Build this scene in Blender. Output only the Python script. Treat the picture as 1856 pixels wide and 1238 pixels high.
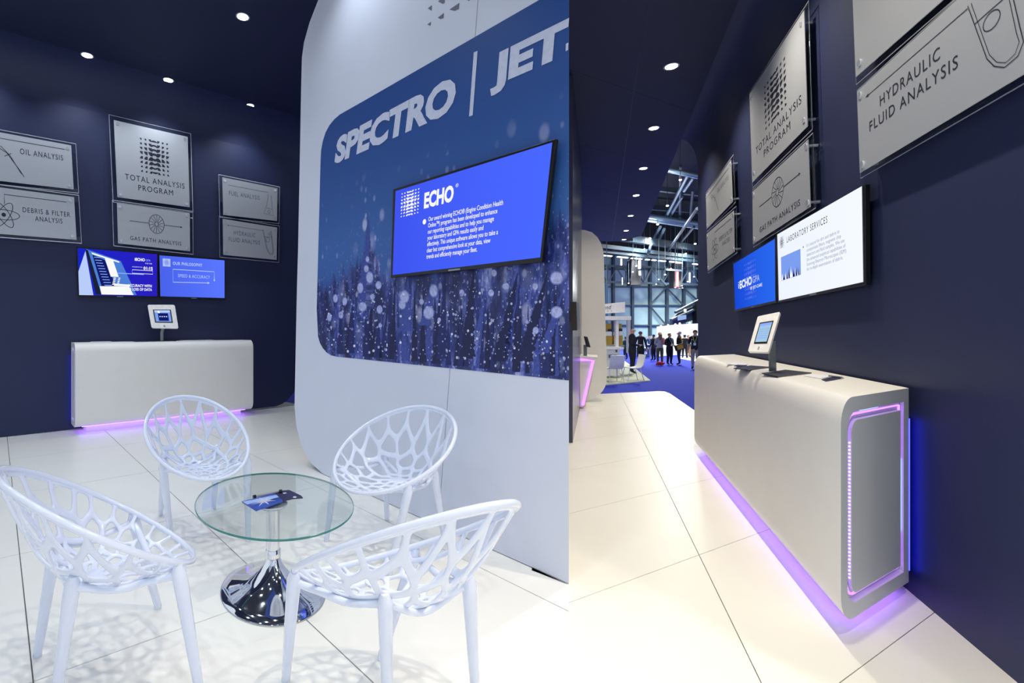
import bpy, bmesh, math, random
from mathutils import Vector, Matrix
sc = bpy.context.scene
C = sc.collection
for o in list(bpy.data.objects): bpy.data.objects.remove(o)
V = Vector
rnd = random.Random(7)
# ------------------------------------------------------------------ camera, world, exposure
FO, PX, Y0, HC = 920.0, 720.0, 594.0, 1.3          # focal length and principal point (1856x1238 px), eye height
cam = bpy.data.cameras.new('camera'); camo = bpy.data.objects.new('camera', cam); C.objects.link(camo)
cam.sensor_width = 36; cam.sensor_fit = 'HORIZONTAL'; cam.lens = FO/1856*36
cam.shift_x = (928-PX)/1856; cam.shift_y = (Y0-619)/1856
cam.clip_start = .05; cam.clip_end = 300
camo.location = (0, 0, HC); camo.rotation_euler = (math.pi/2, 0, 0)
sc.camera = camo
sc.view_settings.view_transform = 'Standard'; sc.view_settings.look = 'None'
sc.view_settings.exposure = 0.0; sc.view_settings.gamma = 1; sc.view_settings.use_curve_mapping = False
w = bpy.data.worlds.new('world'); sc.world = w; w.use_nodes = True
w.node_tree.nodes['Background'].inputs[0].default_value = (.80, .88, 1.0, 1)
w.node_tree.nodes['Background'].inputs[1].default_value = 1.0
LEFT_W, RIGHT_W, HALL_W = 57.0, 186.0, 2300.0        # downlight power, two halves of the stand and the hall
LEFT_COL, RIGHT_COL = (.86, .93, 1.0), (1.0, .90, .74)
sc.cycles.use_denoising = True
sc.cycles.max_bounces = 8; sc.cycles.transparent_max_bounces = 12
sc.cycles.sample_clamp_indirect = 4

# ------------------------------------------------------------------ helpers: geometry
def lin(h):
    h = h.lstrip('#'); r = []
    for i in (0, 2, 4):
        c = int(h[i:i+2], 16)/255
        r.append(c/12.92 if c <= .04045 else ((c+.055)/1.055)**2.4)
    return tuple(r)
def ray(x, y): return V(((x-PX)/FO, 1, (Y0-y)/FO))
def gp(x, y, z=0.0):                                # point of the level z seen at pixel x,y
    d = ray(x, y); return V((0, 0, HC)) + d*((z-HC)/d.z)
def dp(x, y, Y): return V((0, 0, HC)) + ray(x, y)*Y   # point at depth Y
class Plane:                                        # vertical plane: floor point p, direction u, normal n towards the viewer
    def __init__(s, p, u):
        s.p = V((p[0], p[1], 0)); s.u = V((u[0], u[1], 0)).normalized()
        s.n = V((s.u.y, -s.u.x, 0))
        if s.n.dot(V((0, 0, 0))-s.p) < 0: s.n = -s.n
    def at(s, x, y, off=0.0):
        d = ray(x, y); q = s.p + s.n*off; c = V((0, 0, HC))
        return c + d*((q-c).dot(s.n)/d.dot(s.n))
    def pt(s, a, z, off=0.0): return s.p + s.u*a + s.n*off + V((0, 0, z))
    def co(s, P): return ((P-s.p).dot(s.u), P.z)
class Q:                                            # four corners TL TR BR BL -> map of the unit square
    def __init__(s, tl, tr, br, bl, n): s.c = (tl, tr, br, bl); s.n = n
    def __call__(s, u, v, off=0.0):
        tl, tr, br, bl = s.c
        return (bl*(1-u)+br*u)*(1-v) + (tl*(1-u)+tr*u)*v + s.n*off
class G:
    def __init__(s): s.v = []; s.f = []; s.mi = []
    def add(s, vs, fs, mi=0):
        b = len(s.v); s.v += [V(x) for x in vs]; s.f += [[i+b for i in f] for f in fs]; s.mi += [mi]*len(fs); return s
    def hexa(s, a, b, mi=0):                        # two quads, same winding
        return s.add(list(a)+list(b), [(0,1,2,3), (7,6,5,4), (0,4,5,1), (1,5,6,2), (2,6,7,3), (3,7,4,0)], mi)
    def box(s, lo, hi, mi=0):
        x0,y0,z0 = lo; x1,y1,z1 = hi
        return s.hexa([(x0,y0,z0),(x1,y0,z0),(x1,y1,z0),(x0,y1,z0)], [(x0,y0,z1),(x1,y0,z1),(x1,y1,z1),(x0,y1,z1)], mi)
    def obox(s, c, ux, uy, uz, mi=0):               # centre and three half vectors
        c, ux, uy, uz = V(c), V(ux), V(uy), V(uz)
        a = [c-ux-uy-uz, c+ux-uy-uz, c+ux+uy-uz, c-ux+uy-uz]
        return s.hexa(a, [p+uz*2 for p in a], mi)
    def prism(s, pts, ext, mi=0):                   # polygon extruded along ext
        n = len(pts); ext = V(ext)
        return s.add([V(p) for p in pts]+[V(p)+ext for p in pts], [list(range(n)), list(range(2*n-1, n-1, -1))]+[(i, i+n, (i+1)%n+n, (i+1)%n) for i in range(n)], mi)
    def tube(s, pts, rad, n=10, closed=False, cap=True, mi=0):
        pts = [V(p) for p in pts]; m = len(pts)
        rad = rad if isinstance(rad, (list, tuple)) else [rad]*m
        b = len(s.v); up = None
        for i, p in enumerate(pts):
            a = pts[(i-1) % m] if closed or i > 0 else p; c = pts[(i+1) % m] if closed or i < m-1 else p
            t = (c-a).normalized()
            if up is None: up = t.orthogonal()
            x = (up - t*up.dot(t)).normalized(); up = x; y = t.cross(x)
            for k in range(n):
                g = 2*math.pi*k/n; s.v.append(p + (x*math.cos(g)+y*math.sin(g))*rad[i])
        r = m if closed else m-1
        for i in range(r):
            for k in range(n):
                j = (i+1) % m
                s.f.append([b+i*n+k, b+i*n+(k+1)%n, b+j*n+(k+1)%n, b+j*n+k]); s.mi.append(mi)
        if not closed and cap:
            s.f.append([b+k for k in range(n-1, -1, -1)]); s.f.append([b+(m-1)*n+k for k in range(n)]); s.mi += [mi, mi]
        return s
    def lathe(s, prof, c=(0,0,0), n=48, M=None, mi=0):   # prof: (r,z); M: 2x2 map of the plan
        b = len(s.v); c = V(c)
        for r, z in prof:
            for k in range(n):
                g = 2*math.pi*k/n; x, y = r*math.cos(g), r*math.sin(g)
                if M: x, y = M[0][0]*x+M[0][1]*y, M[1][0]*x+M[1][1]*y
                s.v.append(c+V((x, y, z)))
        for i in range(len(prof)-1):
            for k in range(n): s.f.append([b+i*n+k, b+i*n+(k+1)%n, b+(i+1)*n+(k+1)%n, b+(i+1)*n+k]); s.mi.append(mi)
        s.f.append([b+k for k in range(n-1, -1, -1)]); s.f.append([b+(len(prof)-1)*n+k for k in range(n)]); s.mi += [mi, mi]
        return s
    def disc(s, c, ax, r, h, n=14, mi=0):           # short cylinder from c along ax
        ax = V(ax).normalized(); return s.tube([V(c), V(c)+ax*h], r, n, mi=mi)
    def sphere(s, c, r, n=10, m=6, sc_=(1,1,1), mi=0):
        prof = [(r*math.sin(math.pi*i/m)+1e-5, -r*math.cos(math.pi*i/m)) for i in range(m+1)]
        g = G().lathe(prof, (0,0,0), n)
        return s.add([V((p.x*sc_[0], p.y*sc_[1], p.z*sc_[2]))+V(c) for p in g.v], g.f, mi)

TH = {}
def obj(name, g, mat, parent=None, origin=V((0,0,0)), bevel=0, smooth=False, uv=None):
    me = bpy.data.meshes.new(name)
    me.from_pydata([p-origin for p in g.v], [], g.f)
    mats = mat if isinstance(mat, (list, tuple)) else [mat]
    for m in mats: me.materials.append(m)
    if len(mats) > 1: me.polygons.foreach_set('material_index', g.mi)
    bm = bmesh.new(); bm.from_mesh(me)
    bmesh.ops.recalc_face_normals(bm, faces=bm.faces)
    if bevel:
        es = [e for e in bm.edges if len(e.link_faces) == 2 and e.calc_face_angle(0) > .6]
        bmesh.ops.bevel(bm, geom=es, offset=bevel, segments=2, affect='EDGES', profile=.5)
    if uv:
        L = bm.loops.layers.uv.new('UVMap')
        for f in bm.faces:
            for l in f.loops: l[L].uv = uv(l.vert.co+origin)
    bm.to_mesh(me); bm.free()
    if smooth:
        me.polygons.foreach_set('use_smooth', [True]*len(me.polygons))
        if smooth != 'all': me.set_sharp_from_angle(angle=math.radians(40))
    o = bpy.data.objects.new(name, me); C.objects.link(o)
    if parent: o.parent = parent
    else: o.location = origin
    return o
def thing(name, label, cat, loc, group=None):
    o = bpy.data.objects.new(name, None); C.objects.link(o); o.empty_display_size = .1
    o.location = loc; o['label'] = label; o['category'] = cat; o['kind'] = 'thing'
    if group: o['group'] = group
    TH[o] = V(loc); return o
def part(t, name, g, mat, label=None, **k):         # t: thing; world-space geometry
    o = obj(name, g, mat, t, TH[t], **k)
    TH[o] = TH[t]
    if label: o['label'] = label
    return o
def tag(o, label, cat, group=None):
    o['label'] = label; o['category'] = cat; o['kind'] = 'thing'
    if group: o['group'] = group
    return o
def struct(name, g, mat, parent=None, **k):
    o = obj(name, g, mat, parent, **k)
    if parent is None: o['kind'] = 'structure'
    TH[o] = V((0,0,0)); return o
def centre(g):
    lo = V((min(p.x for p in g.v), min(p.y for p in g.v), min(p.z for p in g.v)))
    hi = V((max(p.x for p in g.v), max(p.y for p in g.v), max(p.z for p in g.v)))
    return V(((lo.x+hi.x)/2, (lo.y+hi.y)/2, lo.z))
_txt = {}
def text_geo(s, bold=0.0, track=1.0, line=1.0, align='LEFT', shear=0.0):
    k = (s, bold, track, line, align, shear)
    if k in _txt: return _txt[k]
    cu = bpy.data.curves.new('t', 'FONT'); cu.body = s; cu.offset = bold; cu.space_character = track
    cu.space_line = line; cu.align_x = align; cu.resolution_u = 3; cu.shear = shear
    o = bpy.data.objects.new('t', cu); C.objects.link(o)
    dg = bpy.context.evaluated_depsgraph_get(); me = bpy.data.meshes.new_from_object(o.evaluated_get(dg))
    vs = [tuple(v.co[:2]) for v in me.vertices]; fs = [list(p.vertices) for p in me.polygons]
    x0, x1 = min(v[0] for v in vs), max(v[0] for v in vs); y0, y1 = min(v[1] for v in vs), max(v[1] for v in vs)
    vs = [((x-x0)/(x1-x0), (y-y0)/(y1-y0)) for x, y in vs]
    bpy.data.objects.remove(o); bpy.data.meshes.remove(me)
    _txt[k] = (vs, fs); return vs, fs
def put_text(g, q, s, u0, v0, u1, v1, off, mi=0, **k):
    vs, fs = text_geo(s, **k)
    return g.add([q(u0+(u1-u0)*a, v0+(v1-v0)*b, off) for a, b in vs], fs, mi)
def poly(g, q, uv, off, mi=0): return g.add([q(u, v, off) for u, v in uv], [list(range(len(uv)))], mi)
def rect(g, q, u0, v0, u1, v1, off, mi=0): return poly(g, q, [(u0,v0),(u1,v0),(u1,v1),(u0,v1)], off, mi)
def ribbon(g, q, uv, wd, off, closed=False, mi=0):
    P = [q(u, v, off) for u, v in uv]
    m = len(P); b = len(g.v)
    for i in range(m):
        a = P[(i-1) % m] if closed or i else P[i]; c = P[(i+1) % m] if closed or i < m-1 else P[i]
        t = (c-a).normalized().cross(q.n)*wd/2
        g.v += [P[i]+t, P[i]-t]
    for i in range(m if closed else m-1):
        j = (i+1) % m; g.f.append([b+2*i, b+2*i+1, b+2*j+1, b+2*j]); g.mi.append(mi)
    return g
def clip(poly_, quad):                              # polygon clipped by a convex quad (2-D)
    def area(p): return sum(p[i][0]*p[(i+1)%len(p)][1]-p[(i+1)%len(p)][0]*p[i][1] for i in range(len(p)))
    if area(quad) < 0: quad = quad[::-1]
    out = list(poly_)
    for i in range(len(quad)):
        a, b = quad[i], quad[(i+1) % len(quad)]; inp, out = out, []
        sd = lambda p: (b[0]-a[0])*(p[1]-a[1])-(b[1]-a[1])*(p[0]-a[0])
        for j in range(len(inp)):
            p, r = inp[j], inp[(j+1) % len(inp)]; sp, sr = sd(p), sd(r)
            if sp >= 0: out.append(p)
            if (sp >= 0) != (sr >= 0):
                t = sp/(sp-sr); out.append((p[0]+(r[0]-p[0])*t, p[1]+(r[1]-p[1])*t))
        if not out: return []
    return out

# ------------------------------------------------------------------ helpers: materials
def mat(name, col, rough=.5, metal=0.0, noise=.06, scale=30.0, bump=0.0, spec=.5, coat=0.0, trans=0.0, ior=1.45):
    m = bpy.data.materials.new(name); m.use_nodes = True; nt = m.node_tree; b = nt.nodes['Principled BSDF']
    c = lin(col) if isinstance(col, str) else col
    tc = nt.nodes.new('ShaderNodeTexCoord'); nz = nt.nodes.new('ShaderNodeTexNoise')
    nz.inputs['Scale'].default_value = scale; nz.inputs['Detail'].default_value = 3
    nt.links.new(tc.outputs['Object'], nz.inputs['Vector'])
    if noise:
        rp = nt.nodes.new('ShaderNodeValToRGB')
        rp.color_ramp.elements[0].position = .3; rp.color_ramp.elements[1].position = .7
        rp.color_ramp.elements[0].color = (*[x*(1-noise) for x in c], 1); rp.color_ramp.elements[1].color = (*[min(1, x*(1+noise)) for x in c], 1)
        nt.links.new(nz.outputs['Fac'], rp.inputs[0]); nt.links.new(rp.outputs[0], b.inputs['Base Color'])
    else: b.inputs['Base Color'].default_value = (*c, 1)
    if bump:
        bp = nt.nodes.new('ShaderNodeBump'); bp.inputs['Strength'].default_value = bump; bp.inputs['Distance'].default_value = .002
        nt.links.new(nz.outputs['Fac'], bp.inputs['Height']); nt.links.new(bp.outputs[0], b.inputs['Normal'])
    b.inputs['Roughness'].default_value = rough; b.inputs['Metallic'].default_value = metal
    b.inputs['Specular IOR Level'].default_value = spec; b.inputs['Coat Weight'].default_value = coat
    b.inputs['Transmission Weight'].default_value = trans; b.inputs['IOR'].default_value = ior
    return m
def glow(name, col, s=1.0):
    m = bpy.data.materials.new(name); m.use_nodes = True; nt = m.node_tree; nt.nodes.clear()
    e = nt.nodes.new('ShaderNodeEmission'); o = nt.nodes.new('ShaderNodeOutputMaterial')
    c = lin(col) if isinstance(col, str) else col
    e.inputs[0].default_value = (*c, 1); e.inputs[1].default_value = s
    nt.links.new(e.outputs[0], o.inputs[0]); return m
def grad_glow(name, c0, c1, axis='X', s=1.0):       # backlit screen picture: ramp over the UV square
    m = glow(name, c0, s); nt = m.node_tree; e = [n for n in nt.nodes if n.type == 'EMISSION'][0]
    uv = nt.nodes.new('ShaderNodeUVMap'); sp = nt.nodes.new('ShaderNodeSeparateXYZ'); r = nt.nodes.new('ShaderNodeValToRGB')
    nt.links.new(uv.outputs[0], sp.inputs[0]); nt.links.new(sp.outputs[axis], r.inputs[0])
    r.color_ramp.elements[0].color = (*lin(c0), 1); r.color_ramp.elements[1].color = (*lin(c1), 1)
    nt.links.new(r.outputs[0], e.inputs[0]); return m
def glassy(name, tint, rough=0.0):                  # thin clear sheet: straight transmission + mirror reflection
    m = bpy.data.materials.new(name); m.use_nodes = True; nt = m.node_tree; nt.nodes.clear()
    o = nt.nodes.new('ShaderNodeOutputMaterial'); mx = nt.nodes.new('ShaderNodeMixShader'); fr = nt.nodes.new('ShaderNodeMapRange'); lw = nt.nodes.new('ShaderNodeLayerWeight'); pw = nt.nodes.new('ShaderNodeMath'); pw.operation = 'POWER'; pw.inputs[1].default_value = 4.0
    lw.inputs[0].default_value = .5; nt.links.new(lw.outputs['Facing'], pw.inputs[0]); nt.links.new(pw.outputs[0], fr.inputs[0]); fr.inputs[3].default_value = .015; fr.inputs[4].default_value = .6
    t = nt.nodes.new('ShaderNodeBsdfTransparent'); g = nt.nodes.new('ShaderNodeBsdfGlossy')
    t.inputs[0].default_value = (*tint, 1); g.inputs['Roughness'].default_value = rough
    nt.links.new(fr.outputs[0], mx.inputs[0]); nt.links.new(t.outputs[0], mx.inputs[1]); nt.links.new(g.outputs[0], mx.inputs[2])
    nt.links.new(mx.outputs[0], o.inputs[0]); return m
M = dict(
    navy=mat('navy_paint', '#222b50', .55, noise=.05, scale=60, bump=.15),
    navy_ceiling=mat('navy_ceiling', '#1b2243', .6, noise=.05, scale=40),
    white_floor=mat('white_floor', '#efeee9', .32, noise=.012, scale=3, spec=.4),
    white_floor_warm=mat('white_floor_warm_cast', '#f4f2e8', .32, noise=.012, scale=3, spec=.4),  # same white floor, the warmer light of this half mixed into its colour
    joint=mat('floor_joint', '#6e6c68', .8),
    partition=mat('white_lacquer', '#d3d9e8', .42, noise=.012, scale=4),
    partition_edge=mat('partition_edge', '#c8ccd6', .5),
    counter=mat('counter_laminate', '#f3f1ec', .38, noise=.012, scale=5),
    counter_end=mat('counter_end_grey', '#dfe5e8', .4, noise=.012, scale=5),
    chair=mat('white_polycarbonate', '#dfe7f9', .16, noise=.01, coat=.4),
    chrome=mat('chrome', '#e4e6ea', .05, 1.0, noise=0),
    steel=mat('brushed_steel', '#b9bdc4', .3, .9),
    silver=mat('silver_sign', '#bcc1c8', .42, .3, noise=.05, scale=500, bump=.2),
    ink=mat('dark_print', '#232838', .5), ink_soft=mat('grey_print', '#5d6474', .5),
    acrylic=glassy('clear_acrylic', (.93, .95, .97)),
    glass=glassy('table_glass', (.945, .975, .965)),
    glass_edge=mat('green_glass_edge', '#2f7d78', .15, trans=.3),
    stud=mat('satin_stud', '#dfe4ee', .25, .6),
    black=mat('black_plastic', '#0b0c10', .3, noise=.1),
    tablet=mat('white_tablet_case', '#f0efec', .35),
    grey=mat('grey_metal', '#8d989c', .4, .3),
    dark_plate=mat('dark_plate', '#3a3c44', .4),
    paper=mat('white_paper', '#e6e9f0', .6), leaflet=mat('blue_leaflet', '#3a4f9e', .35, noise=.5, scale=25),
    flyer_dark=mat('dark_leaflet', '#2a2c50', .4, noise=.2, scale=60),
    white_print=mat('white_print', '#c9cfe4', .5), white=mat('white_paint', '#eeeeee', .5),
    carpet=mat('blue_carpet', '#1c30b8', .95, noise=.08, scale=40), beige=mat('beige_carpet', '#cfd3bd', .9, noise=.06),
    purple=glow('violet_led', (.33, .15, 1.0), 4.6), pink=glow('pink_led', (.55, .22, 1.0), 2.1),
    blue_led=glow('blue_led', (.03, .035, 1.0), 8.0), led_dot=glow('led_dot', (1, .8, 1), 2.5), cyan=glow('cyan_led', (.35, .6, 1.0), 1.7),
    lamp=glow('lamp_lens', (.95, .97, 1), 14.0), lamp_warm=glow('lamp_lens_warm', (1, .93, .88), 12.0), lamp_hall=glow('hall_lamp', (1, .97, .95), 9.0),
    cladding=mat('hall_cladding', '#86a19e', .6, noise=.05, scale=2), hall_steel=mat('hall_steel', '#2b3c46', .6), roof=mat('hall_roof', '#161d20', .8, noise=.2, scale=2),
    duct=mat('hall_duct', '#7b929c', .4, .4), amber=mat('amber_block', '#d8b450', .6, noise=.15, scale=6),
    tube_light=glow('tube_light', (.9, .92, 1), 3.0), self_lit=glow('self_lit_wall', (.93, .97, 1), 1.15),
    red=mat('red_cloth', '#d03a3a', .7), yellow=mat('yellow_bag', '#e0a018', .6),
)
scr_white = glow('screen_white', (1, 1, 1), .95)
# ------------------------------------------------------------------ the stand: planes
e1 = V((.6207, -.7841, 0)); e2 = V((.775, .632, 0))
LB = Plane((-4.70, 6.007), e2)                      # back wall, room with the armchairs (u runs away to the other end)
PT = Plane((gp(719, 920).x, gp(719, 920).y), (.7915, -1.0))   # white printed partition
vR = V((.3935, 1, 0))
W0 = gp(1698, 1114)
RW = Plane((W0.x, W0.y), vR)                        # navy wall beside the long counter
endP = gp(1031, 1060)
ZL, ZR = 4.60, HC+2.87                              # ceilings

# ------------------------------------------------------------------ hall floor and stand floors
HZ = -.42
struct('floor', G().box((-14, -2, HZ-.1), (44, 46, HZ)), M['carpet'])
def panels(name, region, us, vs, org, du, dv, material):
    base = G().prism([V((x, y, -.06)) for x, y in region], (0, 0, .055))
    root = struct(name, base, M['joint'])
    for i in range(len(us)-1):
        for j in range(len(vs)-1):
            g_ = .0025
            q = [org+du*a+dv*b for a, b in ((us[i]+g_, vs[j]+g_), (us[i+1]-g_, vs[j]+g_), (us[i+1]-g_, vs[j+1]-g_), (us[i]+g_, vs[j+1]-g_))]
            c = clip(region, [(p.x, p.y) for p in q])
            if len(c) > 2:
                obj('floor_panel', G().prism([V((x, y, -.012)) for x, y in c], (0, 0, .012)), material, root)
    return root
pe = (endP.x, endP.y)
pl_far = PT.p - PT.u*4.6
bk = gp(505, 729); bk2 = gp(560, 729)
regL = [(-8.5, -2.2), (-.74, -2.2), pe, (-.80, 4.80), (-.55, 8.86), (bk.x-.3, bk.y), (-9.5, 3.6)]
panels('floor', regL, [-12.94, -11.61, -10.28, -8.95, -7.62, -6.29, -4.96, -3.63, -2.29, -.96, .37, 1.7, 3.03, 4.36],
       [-9.64, -8.67, -7.69, -6.72, -5.74, -4.77, -3.79, -2.82, -1.84, -.866, .109, 1.085, 2.06, 3.04, 4.0], V((0,0,0)), e1, e2, M['white_floor'])
vF = V((.3767, 1, 0)); vF2 = V((1.8152, 1, 0)); oR = gp(1380, 1238)
far = [gp(*p) for p in ((1262, 746), (1214, 713), (1205, 709.5), (1194, 709), (1087, 714), (1033, 717))]
regR = [pe, (.05, .2), (3.6, .2), (6.8, 8.2), (6.3, 8.4)]
regR = [pe, (-.74, -2.2), (1.6, -2.2), (6.2, 7.0)] + [(p.x, p.y) for p in far] + [(3.0, 9.3), (.72, 2.72)]
def a_of(px, py):
    p = gp(px, py)-oR; D = vF.x*vF2.y-vF.y*vF2.x
    return (p.x*vF2.y-p.y*vF2.x)/D
cl = [a_of(1640, 1150), a_of(1215, 1025), a_of(1169, 897), a_of(1083, 843)]
us = [cl[0]-6.25, cl[0]-5, cl[0]-3.75, cl[0]-2.5, cl[0]-1.25]+cl+[cl[3]+1.2*k for k in range(1, 6)]
panels('floor', regR, us, [-4, -2.7, -1.35, 0, 1.4, 2.8, 4.2, 5.6], oR, vF, vF2*.62, M['white_floor_warm'])

# ------------------------------------------------------------------ walls and ceilings
def wall_poly(name, pl, pts, th, m, mats=None, bevel=0):
    return struct(name, G().prism([pl.pt(a, z) for a, z in pts], -pl.n*th), m, bevel=bevel)
s0 = LB.co(LB.at(-260, 700))[0]
cr = [LB.co(LB.at(*p)) for p in ((484, 738.4), (500, 736.5), (512, 732), (523, 723), (532, 712.5), (543, 694), (549, 675), (551, 650))]
pts = [(s0, 0)] + [(a, max(z, 0)) for a, z in cr] + [(cr[-1][0], 4.7), (s0, 4.7)]
wall_poly('wall_back', LB, pts, .12, M['navy'])
se = cr[-1][0]
cov = [(0, 4.12)] + [(.5*(1-math.cos(t)), 4.12+.48*math.sin(t)) for t in [k*math.pi/16 for k in range(1, 9)]] + [(0, 4.62)]
g = G().prism([LB.pt(s0, z, off=d) for d, z in cov], LB.u*(se-s0)); struct('trim_1', g, M['navy'], smooth=True)
cl_ = PT.p - PT.u*4.4
c0, c1 = LB.pt(s0, 0), LB.pt(se, 0)
cut = [c0-LB.n*.1, c1-LB.n*.1, V((-.8, 9.4, 0)), V((-.65, 4.9, 0)), V((pe[0]+.02, pe[1]+.07, 0)), V((.6, 1.6, 0)), V((.2, .5, 0)), V((-.9, -3.6, 0)), V((-12, -3.6, 0)), V((-13.5, .6, 0))]
struct('ceiling', G().prism([V((p.x, p.y, ZL)) for p in cut], (0, 0, .1)), M['navy_ceiling'])  # carried on unseen past the viewer to hold back ambient light
# wall beside the long counter with its cove
sf = RW.co(RW.at(1265, 600))[0]; sn = RW.co(RW.at(1856, 600))[0]
sn = -2.2 if sn > sf else 2.2
s_lo, s_hi = min(sf, sn-0), max(sf, sn)
near = RW.pt(sn, 0); n_s = sn
RW_back = -1.45 if sf > 0 else 1.45
pts = [(sf, HZ), (RW_back, HZ), (RW_back, 4.4), (sf, 4.4)]
wall_poly('wall_right', RW, pts, .15, M['navy'])
eA, eB = gp(1335, 10, ZR), gp(1161, 432, ZR)        # edge of the ceiling slab along the wall
dE = (eB-eA)
def edge_at(Y): return eA + dE*((Y-eA.y)/dE.y)
g = G(); Yn, Yf = -2.4, RW.pt(sf, 0).y; rows = []
for Y in (Yn, Yf):
    wl = RW.p + RW.u*((Y-RW.p.y)/RW.u.y); ed = edge_at(Y); row = []
    for k in range(9):
        t = k*math.pi/16; row.append(V((wl.x+(ed.x-wl.x)*(1-math.cos(t)), Y+.0, 3.70+(ZR-3.70)*math.sin(t))))
    row.append(V((wl.x, Y, ZR+.05))); rows.append(row)
n_ = len(rows[0])
g.add(rows[0]+rows[1], [list(range(n_)), list(range(2*n_-1, n_-1, -1))]+[(i, i+n_, (i+1)%n_+n_, (i+1)%n_) for i in range(n_)])
struct('trim_2', g, M['navy'], smooth=True)
cut = [V((pe[0]-.25, pe[1]+.35, 0)), V((.75, 1.55, 0)), V((.4, .5, 0)), V((-.4, -2.4, 0)), edge_at(-2.4), edge_at(Yf), eB-dE.normalized()*.5, eB+V((-.35, .35, 0)),
       gp(1147, 437, ZR), gp(1100, 437.5, ZR), gp(1026, 436, ZR)]
regC = [(p.x, p.y) for p in cut]
root = struct('ceiling', G().prism([V((x, y, ZR+.004)) for x, y in regC], (0, 0, .12)), M['black'])
jA, jB = gp(1160, 0, ZR), gp(1120, 320, ZR); dj = (jB-jA)/(jB.y-jA.y); jv = V((1.8152, 1, 0))
org = gp(1149, 166, ZR)
for i in range(-6, 9):
    for j in range(-4, 5):
        q = [org+dj*(2.3*(i+a))+jv*(1.25*(j+b)) for a, b in ((.0012, .002), (.9988, .002), (.9988, .998), (.0012, .998))]
        c = clip(regC, [(p.x, p.y) for p in q])
        if len(c) > 2: obj('ceiling_panel', G().prism([V((x, y, ZR)) for x, y in c], (0, 0, .012)), M['navy_ceiling'], root)
# aisle wall on the other side, with its tall white end panel
LA0 = gp(1038, 803); LA = Plane((LA0.x, LA0.y), vR)
lf = 9.2
a0, a1 = LA0, LA0 + vR*(lf-LA0.y)
g = G().prism([a0, a1, a1+V((-1.6, .2, 0)), a0+V((-.24, .03, 0))], (0, 0, ZR-.02)); struct('wall_left', g, mat('aisle_wall', '#3b4058', .25, noise=.04))

# ------------------------------------------------------------------ printed partition
def pp(x, y, off=0): return PT.at(x, y, off)
t = thing('partition_wall', 'tall white rounded partition printed with a blue plant photo and large white lettering', 'partition', PT.p+V((-.3, .1, 0)))
outl = [(560,-75),(566,-25),(576.5,0)]
outl = [(640,-118),(615,-80),(594,-42),(576.5,0),(560.7,40.7),(550.7,76.9),(547,104),(545.8,149),(543.5,270),(540,452),(538,520),(533.6,737),(537,773),(547,809),(556,827),(566,842),(585.6,861),(597,867.5)]
TOP = 4.58
def seam_x(y): return 866-(y/950)*72
end_x = 1031
topz = lambda x: None
Lp = [PT.co(pp(x, y)) for x, y in outl]
Lp = [(a, min(z, TOP)) for a, z in Lp]
sm = [PT.co(pp(866, 0)), PT.co(pp(794, 950))]
k_ = (sm[0][0]-sm[1][0])/(sm[0][1]-sm[1][1]); sm_at = lambda z: sm[1][0]+k_*(z-sm[1][1])
ae = PT.co(endP)[0]
TH_ = .10; back = -PT.n*TH_
g = G().prism([PT.pt(a, max(z, .004)) for a, z in Lp] + [PT.pt(sm_at(.004)-.003, .004), PT.pt(sm_at(TOP)-.003, TOP)], back)
part(t, 'panel', g, [M['partition']], bevel=.003)
u_ray = V((endP.x, endP.y, 0)).normalized()
bk_off = u_ray*(TH_/abs(u_ray.dot(PT.n)))           # the end is mitred
f4 = [PT.pt(sm_at(.004)+.003, .004), PT.pt(ae, .004), PT.pt(ae, TOP), PT.pt(sm_at(TOP)+.003, TOP)]
b4 = [f4[0]+back, f4[1]+bk_off, f4[2]+bk_off, f4[3]+back]
part(t, 'panel', G().hexa(f4, b4), M['partition'], bevel=.003)
# printed photo
pr = [(574,560),(576.5,610),(580,622),(585,631),(592,639),(600,644),(611,646.6),(1031,689.6),(1031,-31),(977,0),(660,182.5),(640,193.8),(628,200.5),(616,207.5),(606,216),(597,227),(590,240),(585,256),(582,272),(581,290)]
prp = [pp(x, y, .002) for x, y in pr]
pm = bpy.data.materials.new('plant_print'); pm.use_nodes = True; nt = pm.node_tree; bs = nt.nodes['Principled BSDF']; bs.inputs['Roughness'].default_value = .45
def N(k, **kw):
    n = nt.nodes.new(k)
    for a, b in kw.items(): setattr(n, a, b)
    return n
def lk(a, b): nt.links.new(a, b)
uvn = N('ShaderNodeUVMap'); sep = N('ShaderNodeSeparateXYZ'); lk(uvn.outputs[0], sep.inputs[0])
def ramp(src, stops):
    r = N('ShaderNodeValToRGB'); e = r.color_ramp.elements
    while len(e) < len(stops): e.new(.5)
    for el, (p, c) in zip(e, stops): el.position = p; el.color = (*(lin(c) if isinstance(c, str) else (c, c, c)), 1)
    lk(src, r.inputs[0]); return r.outputs[0]
def mapping(sx, sy, rz=0):
    m = N('ShaderNodeMapping'); m.inputs['Scale'].default_value = (sx, sy, 1); m.inputs['Rotation'].default_value = (0, 0, rz); lk(uvn.outputs[0], m.inputs[0]); return m.outputs[0]
def noise(vec, s, d=4, r=.55):
    n = N('ShaderNodeTexNoise'); n.inputs['Scale'].default_value = s; n.inputs['Detail'].default_value = d; n.inputs['Roughness'].default_value = r; lk(vec, n.inputs['Vector']); return n.outputs['Fac']
def mth(op, a, b=None):
    n = N('ShaderNodeMath', operation=op)
    for i, x in enumerate((a, b)):
        if x is None: continue
        if isinstance(x, (int, float)): n.inputs[i].default_value = x
        else: lk(x, n.inputs[i])
    return n.outputs[0]
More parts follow.
